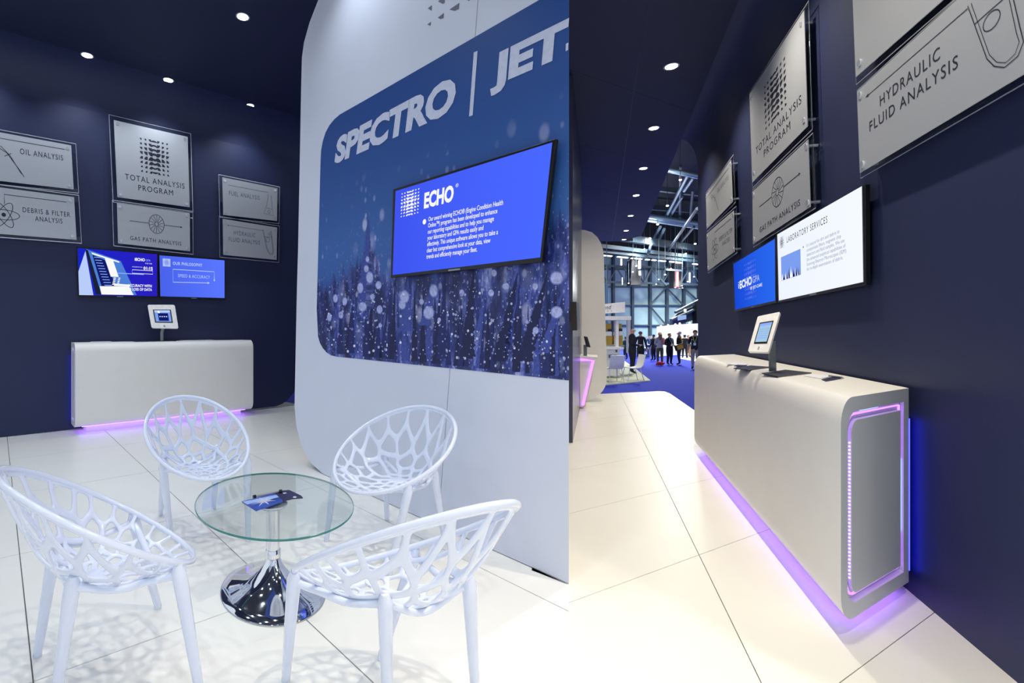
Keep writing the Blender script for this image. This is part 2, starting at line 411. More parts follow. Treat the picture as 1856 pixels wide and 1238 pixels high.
def mixc(f, a, b):
    n = N('ShaderNodeMix', data_type='RGBA'); lk(f, n.inputs[0])
    for i, x in ((6, a), (7, b)):
        if isinstance(x, str): n.inputs[i].default_value = (*lin(x), 1)
        else: lk(x, n.inputs[i])
    return n.outputs[2]
U_, V_ = sep.outputs['X'], sep.outputs['Y']        # metres along the wall, height over the lower edge of the print (m)
sky_ = ramp(mth('DIVIDE', V_, 2.6), [(0, '#2c4c92'), (.35, '#3360a6'), (.6, '#224e94'), (1, '#193c7a')])
# spiky plants: ragged skyline from stretched noise
sk = noise(mapping(7, .35), 1.0, 6, .65); sk2 = noise(mapping(2.2, .2), 1.0, 2, .5)
line = mth('ADD', mth('MULTIPLY', sk, .9), mth('MULTIPLY', sk2, .9))
mask = ramp(mth('SUBTRACT', mth('ADD', mth('MULTIPLY', line, 1.0), -.06), V_), [(.0, 0.0), (.12, 1.0)])
plant = ramp(noise(mapping(8, 2.6, -.12), 1.3, 9, .72), [(.36, '#0a1138'), (.48, '#1f3180'), (.57, '#5a68ba'), (.66, '#a7aee0')])
dark = ramp(noise(mapping(5, .9, -.15), 1.1, 4, .6), [(.42, 1.0), (.58, 0.0)])
plant = mixc(mth('MULTIPLY', dark, .75), plant, '#0d1645')
col = mixc(mask, sky_, plant)
def discs(scale, rad, dens, off, soft=.25):
    vo = N('ShaderNodeTexVoronoi', feature='F1'); mp = N('ShaderNodeMapping'); mp.inputs['Location'].default_value = (off, off*.7, 0); mp.inputs['Scale'].default_value = (scale*1.5, scale, 1)
    lk(uvn.outputs[0], mp.inputs[0]); lk(mp.outputs[0], vo.inputs['Vector']); vo.inputs['Scale'].default_value = 1
    d = ramp(vo.outputs['Distance'], [(rad*(1-soft), 1.0), (rad, 0.0)])
    s2 = N('ShaderNodeSeparateColor'); lk(vo.outputs['Color'], s2.inputs[0])
    return mth('MULTIPLY', d, ramp(s2.outputs[0], [(1-dens, 0.0), (1-dens+.05, 1.0)]))
low = ramp(mth('DIVIDE', V_, 1.5), [(.0, .15), (.25, .55), (.5, 1.0), (.8, .55), (1, 0.0)])
low2 = ramp(mth('DIVIDE', V_, 1.5), [(.0, 1.0), (.45, .8), (.8, 0.0)])
for sc_, rd, dn, of, st, hexc in ((3.2, .34, .38, 3.1, .8, '#8f98d2'), (6, .36, .30, 7.7, 1.0, '#c6caec'), (11, .33, .30, 2.2, .95, '#b4bce6'), (22, .30, .40, 1.3, .85, '#b4bdea'), (46, .30, .36, 5.5, .9, '#ccd3f4')):
    f = mth('MULTIPLY', mth('MULTIPLY', discs(sc_, rd, dn, of, .45), low if sc_ < 20 else low2), st)
    f = mth('MULTIPLY', f, ramp(sk2, [(.35, .25), (.6, 1.0)]))
    col = mixc(f, col, hexc)
lk(col, bs.inputs['Base Color'])
zb = lambda P: P.z - 1.15
u0_ = PT.co(pp(581, 400))[0]
pgr = part(t, 'printed_graphic', G().prism(prp, -PT.n*.0015), pm, uv=lambda P: ((PT.co(P)[0]-u0_), P.z-1.02))
tones = [mat('print_'+n, c, .45, noise=.25, scale=60) for n, c in (('navy', '#0d1748'), ('deep', '#16225f'), ('mid', '#3a4a98'), ('lavender', '#7680c2'), ('pale', '#a9b0de'), ('white', '#d5d9f2'))]
rp_ = random.Random(5); pgm = [G() for _ in tones]
def spike(tx, ty, bx_, by, wd, tone, lay):
    n = 34; Lf, Rt = [], []
    for k in range(n+1):
        f = k/n; hw = wd*(f**.9)*.36*(1 if k % 2 else .84)*(.8+.4*rp_.random()); x = tx+(bx_-tx)*f; y = ty+(by-ty)*f
        Lf.append((x-hw, y)); Rt.append((x+hw, y))
    g_ = pgm[tone]; b = len(g_.v); g_.v += [pp(x, y, .0024+lay*.00012) for x, y in Lf+Rt]
    for k in range(n): g_.f.append([b+k, b+k+1, b+n+2+k, b+n+1+k]); g_.mi.append(0)
low_y = lambda x: 643+(x-600)*.102
for k in range(46):
    x = 612+412*rp_.random(); tip = 520+85*rp_.random()-(18 if x > 720 else 0); spike(x+14*rp_.random()-4, tip, x, low_y(x)-3, 12+12*rp_.random(), rp_.choice((0, 0, 1, 1, 1, 2)), k % 6)
for a in ((667, 395, 664, 560, 50, 2), (672, 425, 668, 560, 22, 3), (716, 505, 712, 640, 14, 0), (858, 486, 846, 650, 40, 0), (938, 494, 905, 655, 40, 0), (992, 494, 950, 655, 46, 0), (806, 500, 800, 650, 30, 1), (740, 500, 735, 600, 40, 2), (790, 500, 770, 590, 30, 2), (880, 520, 868, 600, 16, 2), (940, 530, 915, 640, 14, 2), (1022, 520, 985, 640, 30, 2), (640, 540, 636, 640, 20, 1)): spike(*a, 7)
def bokeh(x, y, rx, ry, tone, lay): pgm[tone].add([pp(x+rx*math.cos(t_), y+ry*math.sin(t_), .0034+lay*.00012) for t_ in [2*math.pi*k/14 for k in range(14)]], [list(range(14))])
big = [(670,503,6,10),(653,522,5,9),(686,517,5,7),(675,538,4,5),(657,556,7,8),(688,561,5,7),(733,538,8,11),(729,553,6,7),(786,527,7,11),(777,567,9,11),(764,547,4,5),(1009,504,11,11),(1009,566,10,10),(890,531,5,6),(895,495,5,6),(917,519,6,6),(970,519,5,6),(837,531,4,6),(608,541,4,7),(625,546,4,7),(597,575,4,7),(618,571,4,6),(796,580,3,4),(689,590,3,4),(955,584,3,3),(971,599,5,6),(664,487,4,6),(666,470,3,5)]
for i, (x, y, rx, ry) in enumerate(big): bokeh(x, y, rx*1.15, ry*1.15, 3, 0); bokeh(x, y, rx*.95, ry*.95, 4, 1)
for k in range(420):
    x = 588+436*rp_.random(); y = 520+(low_y(x)-528)*rp_.random()**.8; r_ = rp_.choice((.8, .9, 1.1, 1.4, 2.0)); bokeh(x, y, r_, r_*1.25, rp_.choice((3, 4, 4, 5)), 3)
for g_, m_ in zip(pgm, tones):
    o_ = part(pgr, 'printed_plants', g_, m_); o_['kind'] = 'stuff'
def pq(tl, tr, br, bl, off=0): return Q(pp(*tl, off), pp(*tr, off), pp(*br, off), pp(*bl, off), PT.n)
let = M['white_print']
g = G(); q = pq((612.5,249.5),(831,132.5),(823,203),(606,299)); put_text(g, q, 'SPECTRO', 0, 0, 1, 1, .004, bold=.05, track=.98); part(t, 'lettering', g, let)
g = G(); q = pq((894,101),(1040,29),(1032,117),(888,176)); put_text(g, q, 'JET', 0, 0, .955, 1, .004, bold=.05, track=.98); part(t, 'lettering', g, let)
g = G(); q = pq((1026.5,80),(1031,77.5),(1030.5,91),(1026,93.5)); rect(g, q, 0, 0, 1, 1, .004); part(t, 'lettering', g, let)
g = G(); q = pq((859.5,95.5),(866.5,92.5),(857.5,209),(851,211.5)); rect(g, q, 0, 0, 1, 1, .004); part(t, 'divider_bar', g, let)
holes = [[(775.5,15),(782.5,9.5),(782,19.5)], [(794,2.5),(806,-8),(806,5),(802,7)], [(814.5,17.5),(832.5,5),(831.5,16),(824,19.5)], [(793.5,32),(804.5,23.5),(803.5,32.5),(798,34.5)], [(774.5,44.5),(781,39.5),(780,46.5)],
         [(776,-22),(784,-28),(783.5,-16)], [(815,-20),(832,-32),(832,-14)], [(842,-2),(852,-10),(851,2)]]
for h in holes:
    part(t, 'cut_out', G().prism([pp(x, y, .002) for x, y in h], -PT.n*.001), M['ink_soft'])

# ------------------------------------------------------------------ signs
def logo(g, q, u0, v0, u1, v1, off, mi=0, rows=8, cols=7):
    cw, rh = (u1-u0)/cols, (v1-v0)/rows
    for i in range(cols):
        for j in range(rows):
            if i in (3,) : continue
            dx = (i-3)/3.0; dy = (j-3.5)/3.5
            s_ = max(.42, 1.12-.40*abs(dx)-.42*abs(dy))
            cx, cy = u0+(i+.5)*cw, v0+(j+.5)*rh
            if i < 3: cx += cw*.1
            a, b = cw*.5*s_, rh*.5*s_; sx = 1 if dx < 0 else -1; sy = 1 if dy < 0 else -1
            pts = [(cx+a*sx, cy-b*sy)] + [(cx+a*sx-2*a*sx*math.cos(t_)*1.0, cy-b*sy+2*b*sy*math.sin(t_)*1.0) for t_ in (0,)]
            arc = [(cx-a*sx+2*a*sx*(1-math.cos(t_)), cy-b*sy+2*b*sy*math.sin(t_)) for t_ in (0, .5, 1.0, 1.57)]
            poly(g, q, [(cx+a*sx, cy-b*sy)]+arc, off, mi)
    cx = (u0+u1)/2; W_ = cw*.95
    for j in range(rows):
        dy = (j-3.5)/3.5; cy = v0+(j+.5)*rh; h_ = rh*(.85-.45*abs(dy)); sg = 1 if dy > 0 else -1; wd = W_*(1.05-.3*abs(dy))
        top = [(cx+wd*math.cos(t_), cy-h_*.5*sg+h_*sg*math.sin(t_)) for t_ in [math.pi*k/8 for k in range(9)]]
        bot = [(cx+wd*.5*math.cos(t_), cy-h_*.5*sg+h_*.32*sg*math.sin(t_)) for t_ in [math.pi*(8-k)/8 for k in range(9)]]
        if abs(dy) > .9: poly(g, q, top, off, mi)
        else:
            b = len(g.v); g.v += [q(u, v, off) for u, v in top+bot]
            for k in range(8): g.f.append([b+k, b+k+1, b+17-k-1, b+17-k]); g.mi.append(mi)
def circ(cx, cy, rx, ry, n=28, a0=0, a1=2*math.pi): return [(cx+rx*math.cos(a0+(a1-a0)*k/n), cy+ry*math.sin(a0+(a1-a0)*k/n)) for k in range(n + (0 if abs(a1-a0) > 6.28 else 1))]
TK = dict(track=1.18)
def c_total(g, q, o, lw):
    logo(g, q, .30, .37, .73, .86, o)
    put_text(g, q, 'TOTAL ANALYSIS', .11, .25, .93, .325, o, **TK); put_text(g, q, 'PROGRAM', .28, .13, .76, .205, o, **TK)
def c_gas(g, q, o, lw):
    put_text(g, q, 'GAS PATH ANALYSIS', .16, .12, .87, .22, o, **TK)
    ribbon(g, q, circ(.52, .6, .105, .24), lw, o, True); ribbon(g, q, circ(.52, .6, .025, .06, 12), lw, o, True)
    for k in range(14):
        a = k*math.pi/7; ribbon(g, q, [(.52+.03*math.cos(a), .6+.07*math.sin(a)), (.52+.1*math.cos(a+.2), .6+.225*math.sin(a+.2))], lw*.8, o)
    ribbon(g, q, [(.16, .6), (.41, .6)], lw, o); ribbon(g, q, [(.63, .6), (.86, .6)], lw, o); poly(g, q, [(.86, .575), (.89, .6), (.86, .625)], o)
def c_oil(g, q, o, lw):
    put_text(g, q, 'OIL ANALYSIS', .50, .62, .91, .74, o, **TK); ribbon(g, q, [(.1, .88), (.93, .88)], lw, o)
    ribbon(g, q, [(.33, .72), (.41, .55), (.50, .22), (.53, .14), (.49, .28), (.38, .60), (.31, .68), (.25, .80), (.22, .78), (.28, .64)], lw, o, True); ribbon(g, q, [(.36, .52), (.42, .60)], lw, o)
def c_debris(g, q, o, lw):
    put_text(g, q, 'DEBRIS & FILTER', .50, .52, .95, .63, o, **TK); put_text(g, q, 'ANALYSIS', .61, .35, .87, .46, o, **TK)
    ribbon(g, q, [(.34, .66), (.34, .86), (.92, .86)], lw, o)
    for a in (0, 1.05, 2.1):
        ribbon(g, q, [(.33+.14*math.cos(a)*math.cos(s_)-.05*math.sin(a)*math.sin(s_), .42+.30*math.sin(a)*math.cos(s_)+.11*math.cos(a)*math.sin(s_)) for s_ in [k*2*math.pi/24 for k in range(24)]], lw, o, True)
    poly(g, q, circ(.33, .42, .02, .045, 12), o)
def c_fuel(g, q, o, lw):
    put_text(g, q, 'FUEL ANALYSIS', .11, .55, .66, .67, o, **TK); ribbon(g, q, [(.1, .82), (.82, .82), (.82, .72)], lw, o)
    ribbon(g, q, [(.82, .74), (.80, .45), (.74, .18), (.93, .14), (.90, .4), (.88, .74)], lw, o); ribbon(g, q, [(.79, .35), (.90, .33)], lw, o); ribbon(g, q, circ(.84, .24, .02, .05, 10), lw, o, True)
def c_hyd(g, q, o, lw):
    put_text(g, q, 'HYDRAULIC', .19, .60, .58, .72, o, **TK); put_text(g, q, 'FLUID ANALYSIS', .10, .40, .67, .52, o, **TK)
    ribbon(g, q, [(.1, .84), (.72, .84)], lw, o); poly(g, q, [(.1, .82), (.075, .84), (.1, .86)], o)
    ribbon(g, q, [(.72, .86), (.80, .30), (.83, .20), (.87, .14), (.92, .16), (.94, .24), (.93, .34), (.88, .88)], lw, o); ribbon(g, q, [(.75, .66), (.91, .68)], lw, o); ribbon(g, q, [(.735, .86), (.81, .32), (.84, .22), (.875, .17), (.91, .19), (.925, .26), (.915, .34), (.87, .86)], lw*.7, o)
    ribbon(g, q, circ(.82, .58, .035, .07, 16), lw, o, True); ribbon(g, q, circ(.845, .76, .014, .035, 12), lw, o, True)
def quad(pl, px, off): return Q(*[pl.at(x, y, off) for x, y in px], pl.n)
def slab(q, th, grow=(0, 0, 0, 0)):                 # front at q, thickness behind; grow l r b t in unit square
    l, r, b, t_ = grow
    f = [q(-l, 1+t_), q(1+r, 1+t_), q(1+r, -b), q(-l, -b)]
    return G().hexa(f, [p-q.n*th for p in f])
def sign(pl, px, content, label, lw, group, grow=(.055, .05, .07, .06), studs=True, ink=None):
    q = quad(pl, px, .066); base = q(.5, 0)-pl.n*.066
    t = thing('wall_sign', label, 'sign', base, group)
    fp = part(t, 'face_panel', slab(q, .004), M['silver'])
    qa = Q(*[p-pl.n*.012 for p in q.c], pl.n)
    ac = part(t, 'acrylic_sheet', slab(qa, .008, grow), M['acrylic'], 'clear acrylic backing sheet')
    eg = G()
    l, r, b, tt = grow
    ring = [(-l, 1+tt), (1+r, 1+tt), (1+r, -b), (-l, -b)]
    ribbon(eg, qa, ring, lw*1.5, .0006, True); part(ac, 'sheet_edge', eg, M['stud'], 'pale polished edge of the acrylic sheet')
    if studs:
        wd = (q.c[1]-q.c[0]).length; ht = (q.c[0]-q.c[3]).length
        for u, v in ((0, 0), (1, 0), (0, 1), (1, 1)):
            iu, iv = .045, .045*wd/ht
            if ht < wd*.7: iv = .08; iu = .08*ht/wd*.9
            c = q(iu+(1-2*iu)*u, iv+(1-2*iv)*v)
            sg = G().disc(c-pl.n*.066, pl.n, .011, .062, 10); sg.disc(c-pl.n*.002, pl.n, .02, .008, 14); part(t, 'stud', sg, M['stud'])
    g = G(); content(g, q, .0012, lw); part(fp, 'lettering', g, ink or M['ink'])
    return t
L = 'on the navy wall over the two small screens'
sign(LB, [(206.3,217.5),(340.2,248.2),(343.9,375.6),(212.8,357.2)], c_total, 'square silver sign with dark dot emblem, in the room with the lattice chairs', .006, 'silver signs over the counter by the chairs')
sign(LB, [(211.9,367.9),(343.9,386.3),(344.5,455.4),(214,441)], c_gas, 'silver sign with a turbine wheel drawing, above the two side by side blue screens', .007, 'silver signs over the counter by the chairs')
sign(LB, [(-70,227),(129,263.5),(133.6,343.3),(-68,320)], c_oil, 'silver sign with a slanted pipette drawing, at the photo\'s left border, upper of two', .007, 'silver signs over the counter by the chairs')
sign(LB, [(-66,331),(134.2,357.2),(138.8,434.8),(-64,419)], c_debris, 'silver sign with an atom drawing, at the photo\'s left border, lower of two', .007, 'silver signs over the counter by the chairs')
sign(LB, [(402.8,321.2),(502.9,341.2),(502,400.5),(404.7,389.4)], c_fuel, 'small silver sign with a flask drawing, beside the tall printed partition', .006, 'silver signs over the counter by the chairs', ink=M['ink_soft'])
sign(LB, [(403.7,396.5),(502.3,412.4),(501.4,471),(404.7,461.9)], c_hyd, 'small silver sign with a test tube, beside the printed partition, under the flask sign', .006, 'silver signs over the counter by the chairs', ink=M['ink_soft'])
GR = 'silver signs over the long counter'
sign(RW, [(1358.4,170.7),(1457.3,18.4),(1463.5,228.9),(1363.3,330.7)], c_total, 'square silver sign with dark dot emblem, on the navy wall above the long counter', .007, GR, (.03, .035, .05, .04))
sign(RW, [(1363.6,347.7),(1464.4,252.7),(1468.4,374.8),(1364.7,442.2)], c_gas, 'silver turbine wheel sign above the screen with white page, over the long counter', .006, GR, (.03, .04, .05, .05))
sign(RW, [(1279.4,353),(1324.6,289.7),(1327.7,366),(1280.7,415)], c_oil, 'silver sign nearest the exhibition hall opening, upper of the two there', .008, GR, (.03, .05, .05, .07), ink=M['ink_soft'])
sign(RW, [(1280.7,424),(1329.8,381.5),(1331,456.4),(1282.5,491.3)], c_debris, 'silver sign nearest the exhibition hall opening, lower of the two there', .008, GR, (.03, .04, .05, .07), ink=M['ink_soft'])
sign(RW, [(1553,166.4),(1888,-142),(1888,115),(1558.5,313.4)], c_hyd, 'large silver sign with a test tube drawing, close up in the upper corner', .004, GR, (.02, .02, .055, .035))
sign(RW, [(1542,-90),(1888,-470),(1888,-158),(1550.8,140)], c_fuel, 'large silver sign cut off by the photo top, above the test tube sign', .004, GR, (.02, .02, .045, .035))

# ------------------------------------------------------------------ screens
def screen(pl, outer, inner, label, face, draw, off=.05, th=.024, group=None, thb=.04, name='wall_screen'):
    qo = quad(pl, outer, off); qi = quad(pl, inner, off+.001)
    t = thing(name, label, 'screen', qo(.5, 0)-pl.n*off, group)
    cs = part(t, 'casing', slab(qo, th), M['black'], bevel=.003)
    bg = G().obox(qo(.5, .5)-pl.n*(th+off)/2, (qo(.62, .5)-qo(.5, .5)), (qo(.5, .66)-qo(.5, .5)), pl.n*(off-th)/2); part(t, 'wall_bracket', bg, M['black'])
    fg = G(); poly(fg, qi, [(0,0),(1,0),(1,1),(0,1)], 0)
    b = fg.v; me_uv = {0:(0,0),1:(1,0),2:(1,1),3:(0,1)}
    c0 = [V(p) for p in b]
    def uvf(P): return me_uv[min(range(4), key=lambda i: (c0[i]-P).length)]
    ds = part(t, 'display', fg, face, uv=uvf)
    mats, g = draw(qi)
    part(ds, 'screen_image', g, mats)
    lg = G(); rect(lg, qo, .46, .006, .54, .022, .0012); part(cs, 'maker_badge', lg, M['grey'])
    return t
S = dict(mid=glow('s_mid', '#5d78ff', .8), lap=glow('s_lap', '#4d7fd6', 1), dk=glow('s_dark', '#101a6a', 1), edge=glow('s_edge', '#b9cdfb', 1), pale=glow('s_pale', '#8fb0ff', 1), blk=glow('s_blk', '#1b2238', 1), pic=glow('s_pic', '#7d9ff0', 1), grey=glow('s_grey', '#8794b8', 1), spark=glow('s_spark', '#e6ecff', 1))
def d_echo(q):
    g = G(); logo(g, q, .045, .66, .21, .96, .001); put_text(g, q, 'ECHO', .245, .70, .46, .88, .001, bold=.045)
    put_text(g, q, '®', .47, .84, .49, .88, .001)
    poly(g, q, circ(.255, .555, .014, .03, 12), .001)
    T = 'Our award winning ECHO® (Engine Condition Health\nOnline™) program has been developed to enhance\nour reporting capabilities and to help you manage\nyour laboratory and GPA results easily and\neffectively. This unique software allows you to take a\nclear but comprehensive look at your data, view\ntrends and efficiently manage your fleet.'
    put_text(g, q, T, .285, .10+.02, .775, .60, .001, bold=.012); return scr_white, g
screen(PT, [(712.4,343),(1007.7,251.3),(982,475),(708,503.6)], [(717,346.5),(1001,258),(979,466.5),(711.5,498.5)],
       'large blue screen with a white paragraph, mounted on the printed partition', grad_glow('s_echo', '#3f56f2', '#4a69ff', 'X'), d_echo, off=.06)
def d_lap(q):
    g = G(); m = [scr_white, S['lap'], S['dk'], S['edge'], S['pale'], S['blk']]
    poly(g, q, [(0,.0),(.17,.0),(.09,.95),(0,.5)], .0008, 3)
    poly(g, q, [(.27,.02),(.72,.02),(.52,.78),(.10,.99)], .001, 1); poly(g, q, [(.20,.02),(.27,.02),(.12,.97),(.09,.98)], .0011, 5)
    poly(g, q, [(.29,.08),(.47,.15),(.32,.78),(.17,.88)], .0012, 2)
    for k in range(11): a = .82-k*.06; rect(g, q, .19+.012*k, a, .27+.013*k, a+.014, .0016, 4)
    poly(g, q, [(.39,.42),(.49,.42),(.42,.80),(.32,.82)], .0014, 0); poly(g, q, [(.17,.89),(.50,.74),(.50,.77),(.16,.93)], .0015, 0)
    for k in range(5): rect(g, q, .405+.005*k, .24+.036*k, .435+.005*k, .26+.036*k, .0015, 0); rect(g, q, .465+.005*k, .24+.036*k, .49+.005*k, .26+.036*k, .0015, 0)
    poly(g, q, [(.27,.02),(.68,.02),(.62,.22),(.25,.20)], .0013, 0); poly(g, q, [(.43,.22),(.64,.22),(.64,.255),(.42,.27)], .0016, 0)
    rect(g, q, .47, .495, .82, .515, .0015, 4)
    put_text(g, q, 'iECHO', .70, .81, .835, .88, .002, 0, bold=.04); put_text(g, q, 'GPA', .845, .815, .91, .865, .002, 4); put_text(g, q, 'BY JET-CARE', .84, .745, .93, .78, .002, 0)
    put_text(g, q, 'ACQUISITION TIME', .665, .655, .80, .68, .002, 0); put_text(g, q, '01:15', .815, .615, .94, .69, .002, 0, bold=.03)
    ribbon(g, q, [(.665,.52),(.94,.52),(.94,.60),(.665,.60)], .006, .002, True, 0)
    put_text(g, q, 'ACCURACY WITH\nNO LOSS OF DATA', .59, .12, .93, .27, .002, 0, bold=.025, align='RIGHT'); return m, g
screen(LB, [(138.7,447),(287,458.8),(287,540),(142,537.7)], [(140.7,449.5),(284.6,461),(284.6,537),(143.5,534.7)],
       'small blue screen showing an open laptop and a timer, on the navy wall', grad_glow('s_philo', '#1626c8', '#2a1ec0', 'X'), d_lap, group='twin screens above the counter by the chairs')
def d_phil(q):
    g = G(); rect(g, q, .045, .74, .155, .93, .001, 0); logo(g, q, .05, .75, .15, .92, .0016, 1)
    put_text(g, q, 'OUR PHILOSOPHY', .19, .79, .64, .87, .001, 0, bold=.02, track=1.15)
    ribbon(g, q, [(.72,.30+.08),(.19,.36),(.19,.68),(.83,.68),(.83,.45)], .009, .001, False, 0); poly(g, q, [(.72,.35),(.76,.38),(.72,.41)], .001, 0); poly(g, q, [(.815,.47),(.83,.42),(.845,.47)], .001, 0)
    put_text(g, q, 'SPEED & ACCURACY', .265, .49, .76, .57, .001, 0, track=1.12)
    return [S['edge'], S['mid']], g
screen(LB, [(287.6,460.5),(408.6,469.9),(408.6,543.3),(289.6,540)], [(289,462.8),(407,472),(407,540.2),(290.8,537)],
       'small paler blue screen with a white outlined box, on the navy wall', grad_glow('s_phil2', '#4a62ec', '#5a78ff', 'X'), d_phil, group='twin screens above the counter by the chairs')
def d_gpa(q):
    g = G(); logo(g, q, .29, .12, .61, .88, .001, 2)
    put_text(g, q, 'i', .13, .42, .15, .56, .0018, 0); put_text(g, q, 'ECHO', .17, .40, .50, .57, .0018, 0, bold=.045); put_text(g, q, 'GPA', .52, .42, .68, .54, .0018, 1)
    put_text(g, q, 'BY JET-CARE', .46, .29, .74, .365, .0018, 0, bold=.02); return [S['spark'], S['edge'], S['mid']], g
screen(RW, [(1327.7,476.6),(1406,429),(1406.8,548.2),(1331,565)], [(1329.3,478.5),(1404.3,433),(1405,545),(1332.5,561.3)],
       'blue screen with a white wordmark, beside the white page screen over the long counter', grad_glow('s_gpa', '#1748d8', '#2a6af0', 'X'), d_gpa, group='twin screens above the long counter')
def d_lab(q):
    g = G(); logo(g, q, .035, .76, .11, .93, .001, 0); put_text(g, q, 'LABORATORY SERVICES', .155, .80, .68, .885, .001, 0, track=1.25)
    rect(g, q, .055, .28, .35, .63, .001, 1)
    for k in range(26):
        x = .06+.28*k/26; h = .05+.12*rnd.random(); poly(g, q, [(x, .285), (x+.015, .285), (x+.007, .29+h)], .0014, rnd.choice((2, 3, 4)))
    T = "It's natural for dirt and debris to\ncontaminate filters, magnetic chip\ndetectors and fluid samples. We use\nthe advanced analytical capabilities of\nScanning Electron Microscopes (SEM)\nfor in-depth examination of debris."
    put_text(g, q, T, .43, .29, .86, .66, .001, 3); poly(g, q, circ(.39, .635, .008, .014, 10), .001, 3)
    return [S['blk'], S['pic'], scr_white, S['grey'], S['dk']], g
screen(RW, [(1406,423.5),(1567.3,334.5),(1568.5,516.5),(1409.4,548.7)], [(1408.8,425),(1562,337.5),(1564.5,511),(1411.7,544.8)],
       'screen showing a white page with a small blue picture, over the long counter', grad_glow('s_lab', '#eef5ff', '#f6faff', 'X'), d_lab, group='twin screens above the long counter')

# ------------------------------------------------------------------ counters
def counter(label, O, Lv, Dv, Hh, floor_gap, near_end, glow_side):
    # O: wall end at floor level, Lv: along the wall, Dv: from wall to front; near_end: which end shows its lit recess
    t = thing('counter', label, 'counter', O+(Lv+Dv)/2, 'white lit counters')
    dl = Dv.length; d = Dv/dl; l = Lv.normalized(); LL = Lv.length; up = V((0,0,1))
    def prof(ins, rt, rb):
        x0, x1, z0, z1 = ins, dl-ins, floor_gap+ins, Hh-ins
        pts = [(x0, z0)]
        pts += [(x1-rb+rb*math.sin(a), z0+rb-rb*math.cos(a)) for a in [k*math.pi/16 for k in range(9)]]
        pts += [(x1-rt+rt*math.cos(a), z1-rt+rt*math.sin(a)) for a in [k*math.pi/16 for k in range(9)]]
        return pts + [(x0, z1)]
    P = lambda p, s: O + d*(p[0]+.0) + up*p[1] + l*s
    o_, i1, i2 = prof(0, .11, .12), prof(.062, .085, .085), prof(.100, .06, .058)
    n = len(o_)
    g = G()
    dep = .038
    gap = .02
    # outer skin (open ends), annular end frames, groove walls and floor
    O0 = [P(p, 0) for p in o_]; O1 = [P(p, LL) for p in o_]
    g.add(O0+O1, [(i, (i+1)%n, (i+1)%n+n, i+n) for i in range(n)])
    for s, sg in ((0, 1), (LL, -1)):
        e = G(); A = [P(p, s) for p in o_]; B = [P(p, s) for p in i1]; Bd = [P(p, s+sg*dep) for p in i1]; Cd = [P(p, s+sg*dep) for p in i2]
        e.add(A+B, [(i, (i+1)%n, (i+1)%n+n, i+n) for i in range(n)])
        e.add(B+Bd, [(i, (i+1)%n, (i+1)%n+n, i+n) for i in range(n)])
        e.add(Bd+Cd, [(i, (i+1)%n, (i+1)%n+n, i+n) for i in range(n)])
        part(t, 'end_frame', e, M['counter_end'], smooth=True)
    part(t, 'body', g, M['counter'], smooth=True)
    for s, sg in ((0, 1), (LL, -1)):
        g = G().prism([P(p, s) for p in i2], l*sg*dep); ep_ = part(t, 'end_panel', g, M['counter_end'], bevel=.002)
        # led strip lying on the groove floor
        mid = [((a[0]+b[0])/2, (a[1]+b[1])/2) for a, b in zip(i1, i2)]
        g = G().tube([P(p, s+sg*(dep-.004)) for p in mid], .005, 6, closed=True); part(t, 'led_strip', g, M['pink'])
        if near_end == (0 if s == 0 else 1):
            g = G(); x = i2[9][0]+.004
            for k in range(38): g.sphere(P((x, floor_gap+.17+k*(Hh-.42)/38), s+sg*.016), .0034, 6, 4)
            ld = part(ep_, 'led_dots', g, M['led_dot'], 'row of white light dots'); ld['kind'] = 'stuff'
            g = G().tube([P((i1[0][0]+.006, floor_gap+.25), s+sg*.03), P((i1[0][0]+.006, Hh-.34), s+sg*.03)], .004, 6)
            g.tube([P((dl-.22, i1[-1][1]-.006), s+sg*.03), P((dl*.45, i1[-1][1]-.006), s+sg*.03)], .004, 6)
            part(t, 'led_strip', g, M['cyan'], 'pale blue light strip')
    pi = .13
    pts = [O+d*0+l*pi, O+d*(dl-pi-.03)+l*pi, O+d*(dl-pi-.03)+l*(LL-pi), O+l*(LL-pi)]
    part(t, 'plinth', G().prism(pts, up*(floor_gap+.002)), M['counter'])
    zz = floor_gap-.006; di = .045; d0 = dl-pi-.03; up_ = V((0, 0, .004)); g = G()
    def flat(p, q_, w_): g.hexa([p, q_, q_+w_, p+w_], [x+up_ for x in (p, q_, q_+w_, p+w_)])
    o_z = O+up*zz
    flat(o_z+d*(d0+.012)+l*(pi-.05), o_z+d*(d0+.012)+l*(LL-pi+.05), d*di)
    flat(o_z+d*.05+l*(pi-.012), o_z+d*(d0)+l*(pi-.012), -l*di); flat(o_z+d*.05+l*(LL-pi+.012), o_z+d*d0+l*(LL-pi+.012), l*di)
    part(t, 'under_light', g, M['purple'], 'violet light strip under the body')
    g = G()
    for s in (.010, LL-.010): g.tube([O+d*(-.012)+l*s+up*.12, O+d*(-.012)+l*s+up*(Hh-.15)], .006, 6)
    part(t, 'back_light', g, M['blue_led'], 'blue light strip behind the body')
    return t
def lbp(x, y, off): return LB.at(x, y, off)
O = LB.at(129, 777, .03); O.z = 0; Fp = LB.at(136.4, 790, .45); Fp.z = 0
R_ = LB.at(459, 700, .45); R_.z = 0
Lq = LB.u*((R_-Fp).dot(LB.u))
counter('white counter with violet underglow in front of the navy wall, past the lattice chairs', O, Lq, Fp-O, 1.115, .085, 0, 0)
Wb = RW.at(1647, 900, .03); Wb.z = 0
kx = V((1.772, 1, 0)); fp = V((Wb.x, Wb.y, 0))-kx*.365
far_f = fp + vR*((lambda r: ((fp.x-r*fp.y)/(r-vR.x)))((1258.5-PX)/FO))
counter('long cream counter with violet lit end recess, along the navy wall near the hall', Wb, far_f-fp, fp-Wb, 1.008, .07, 0, 0)

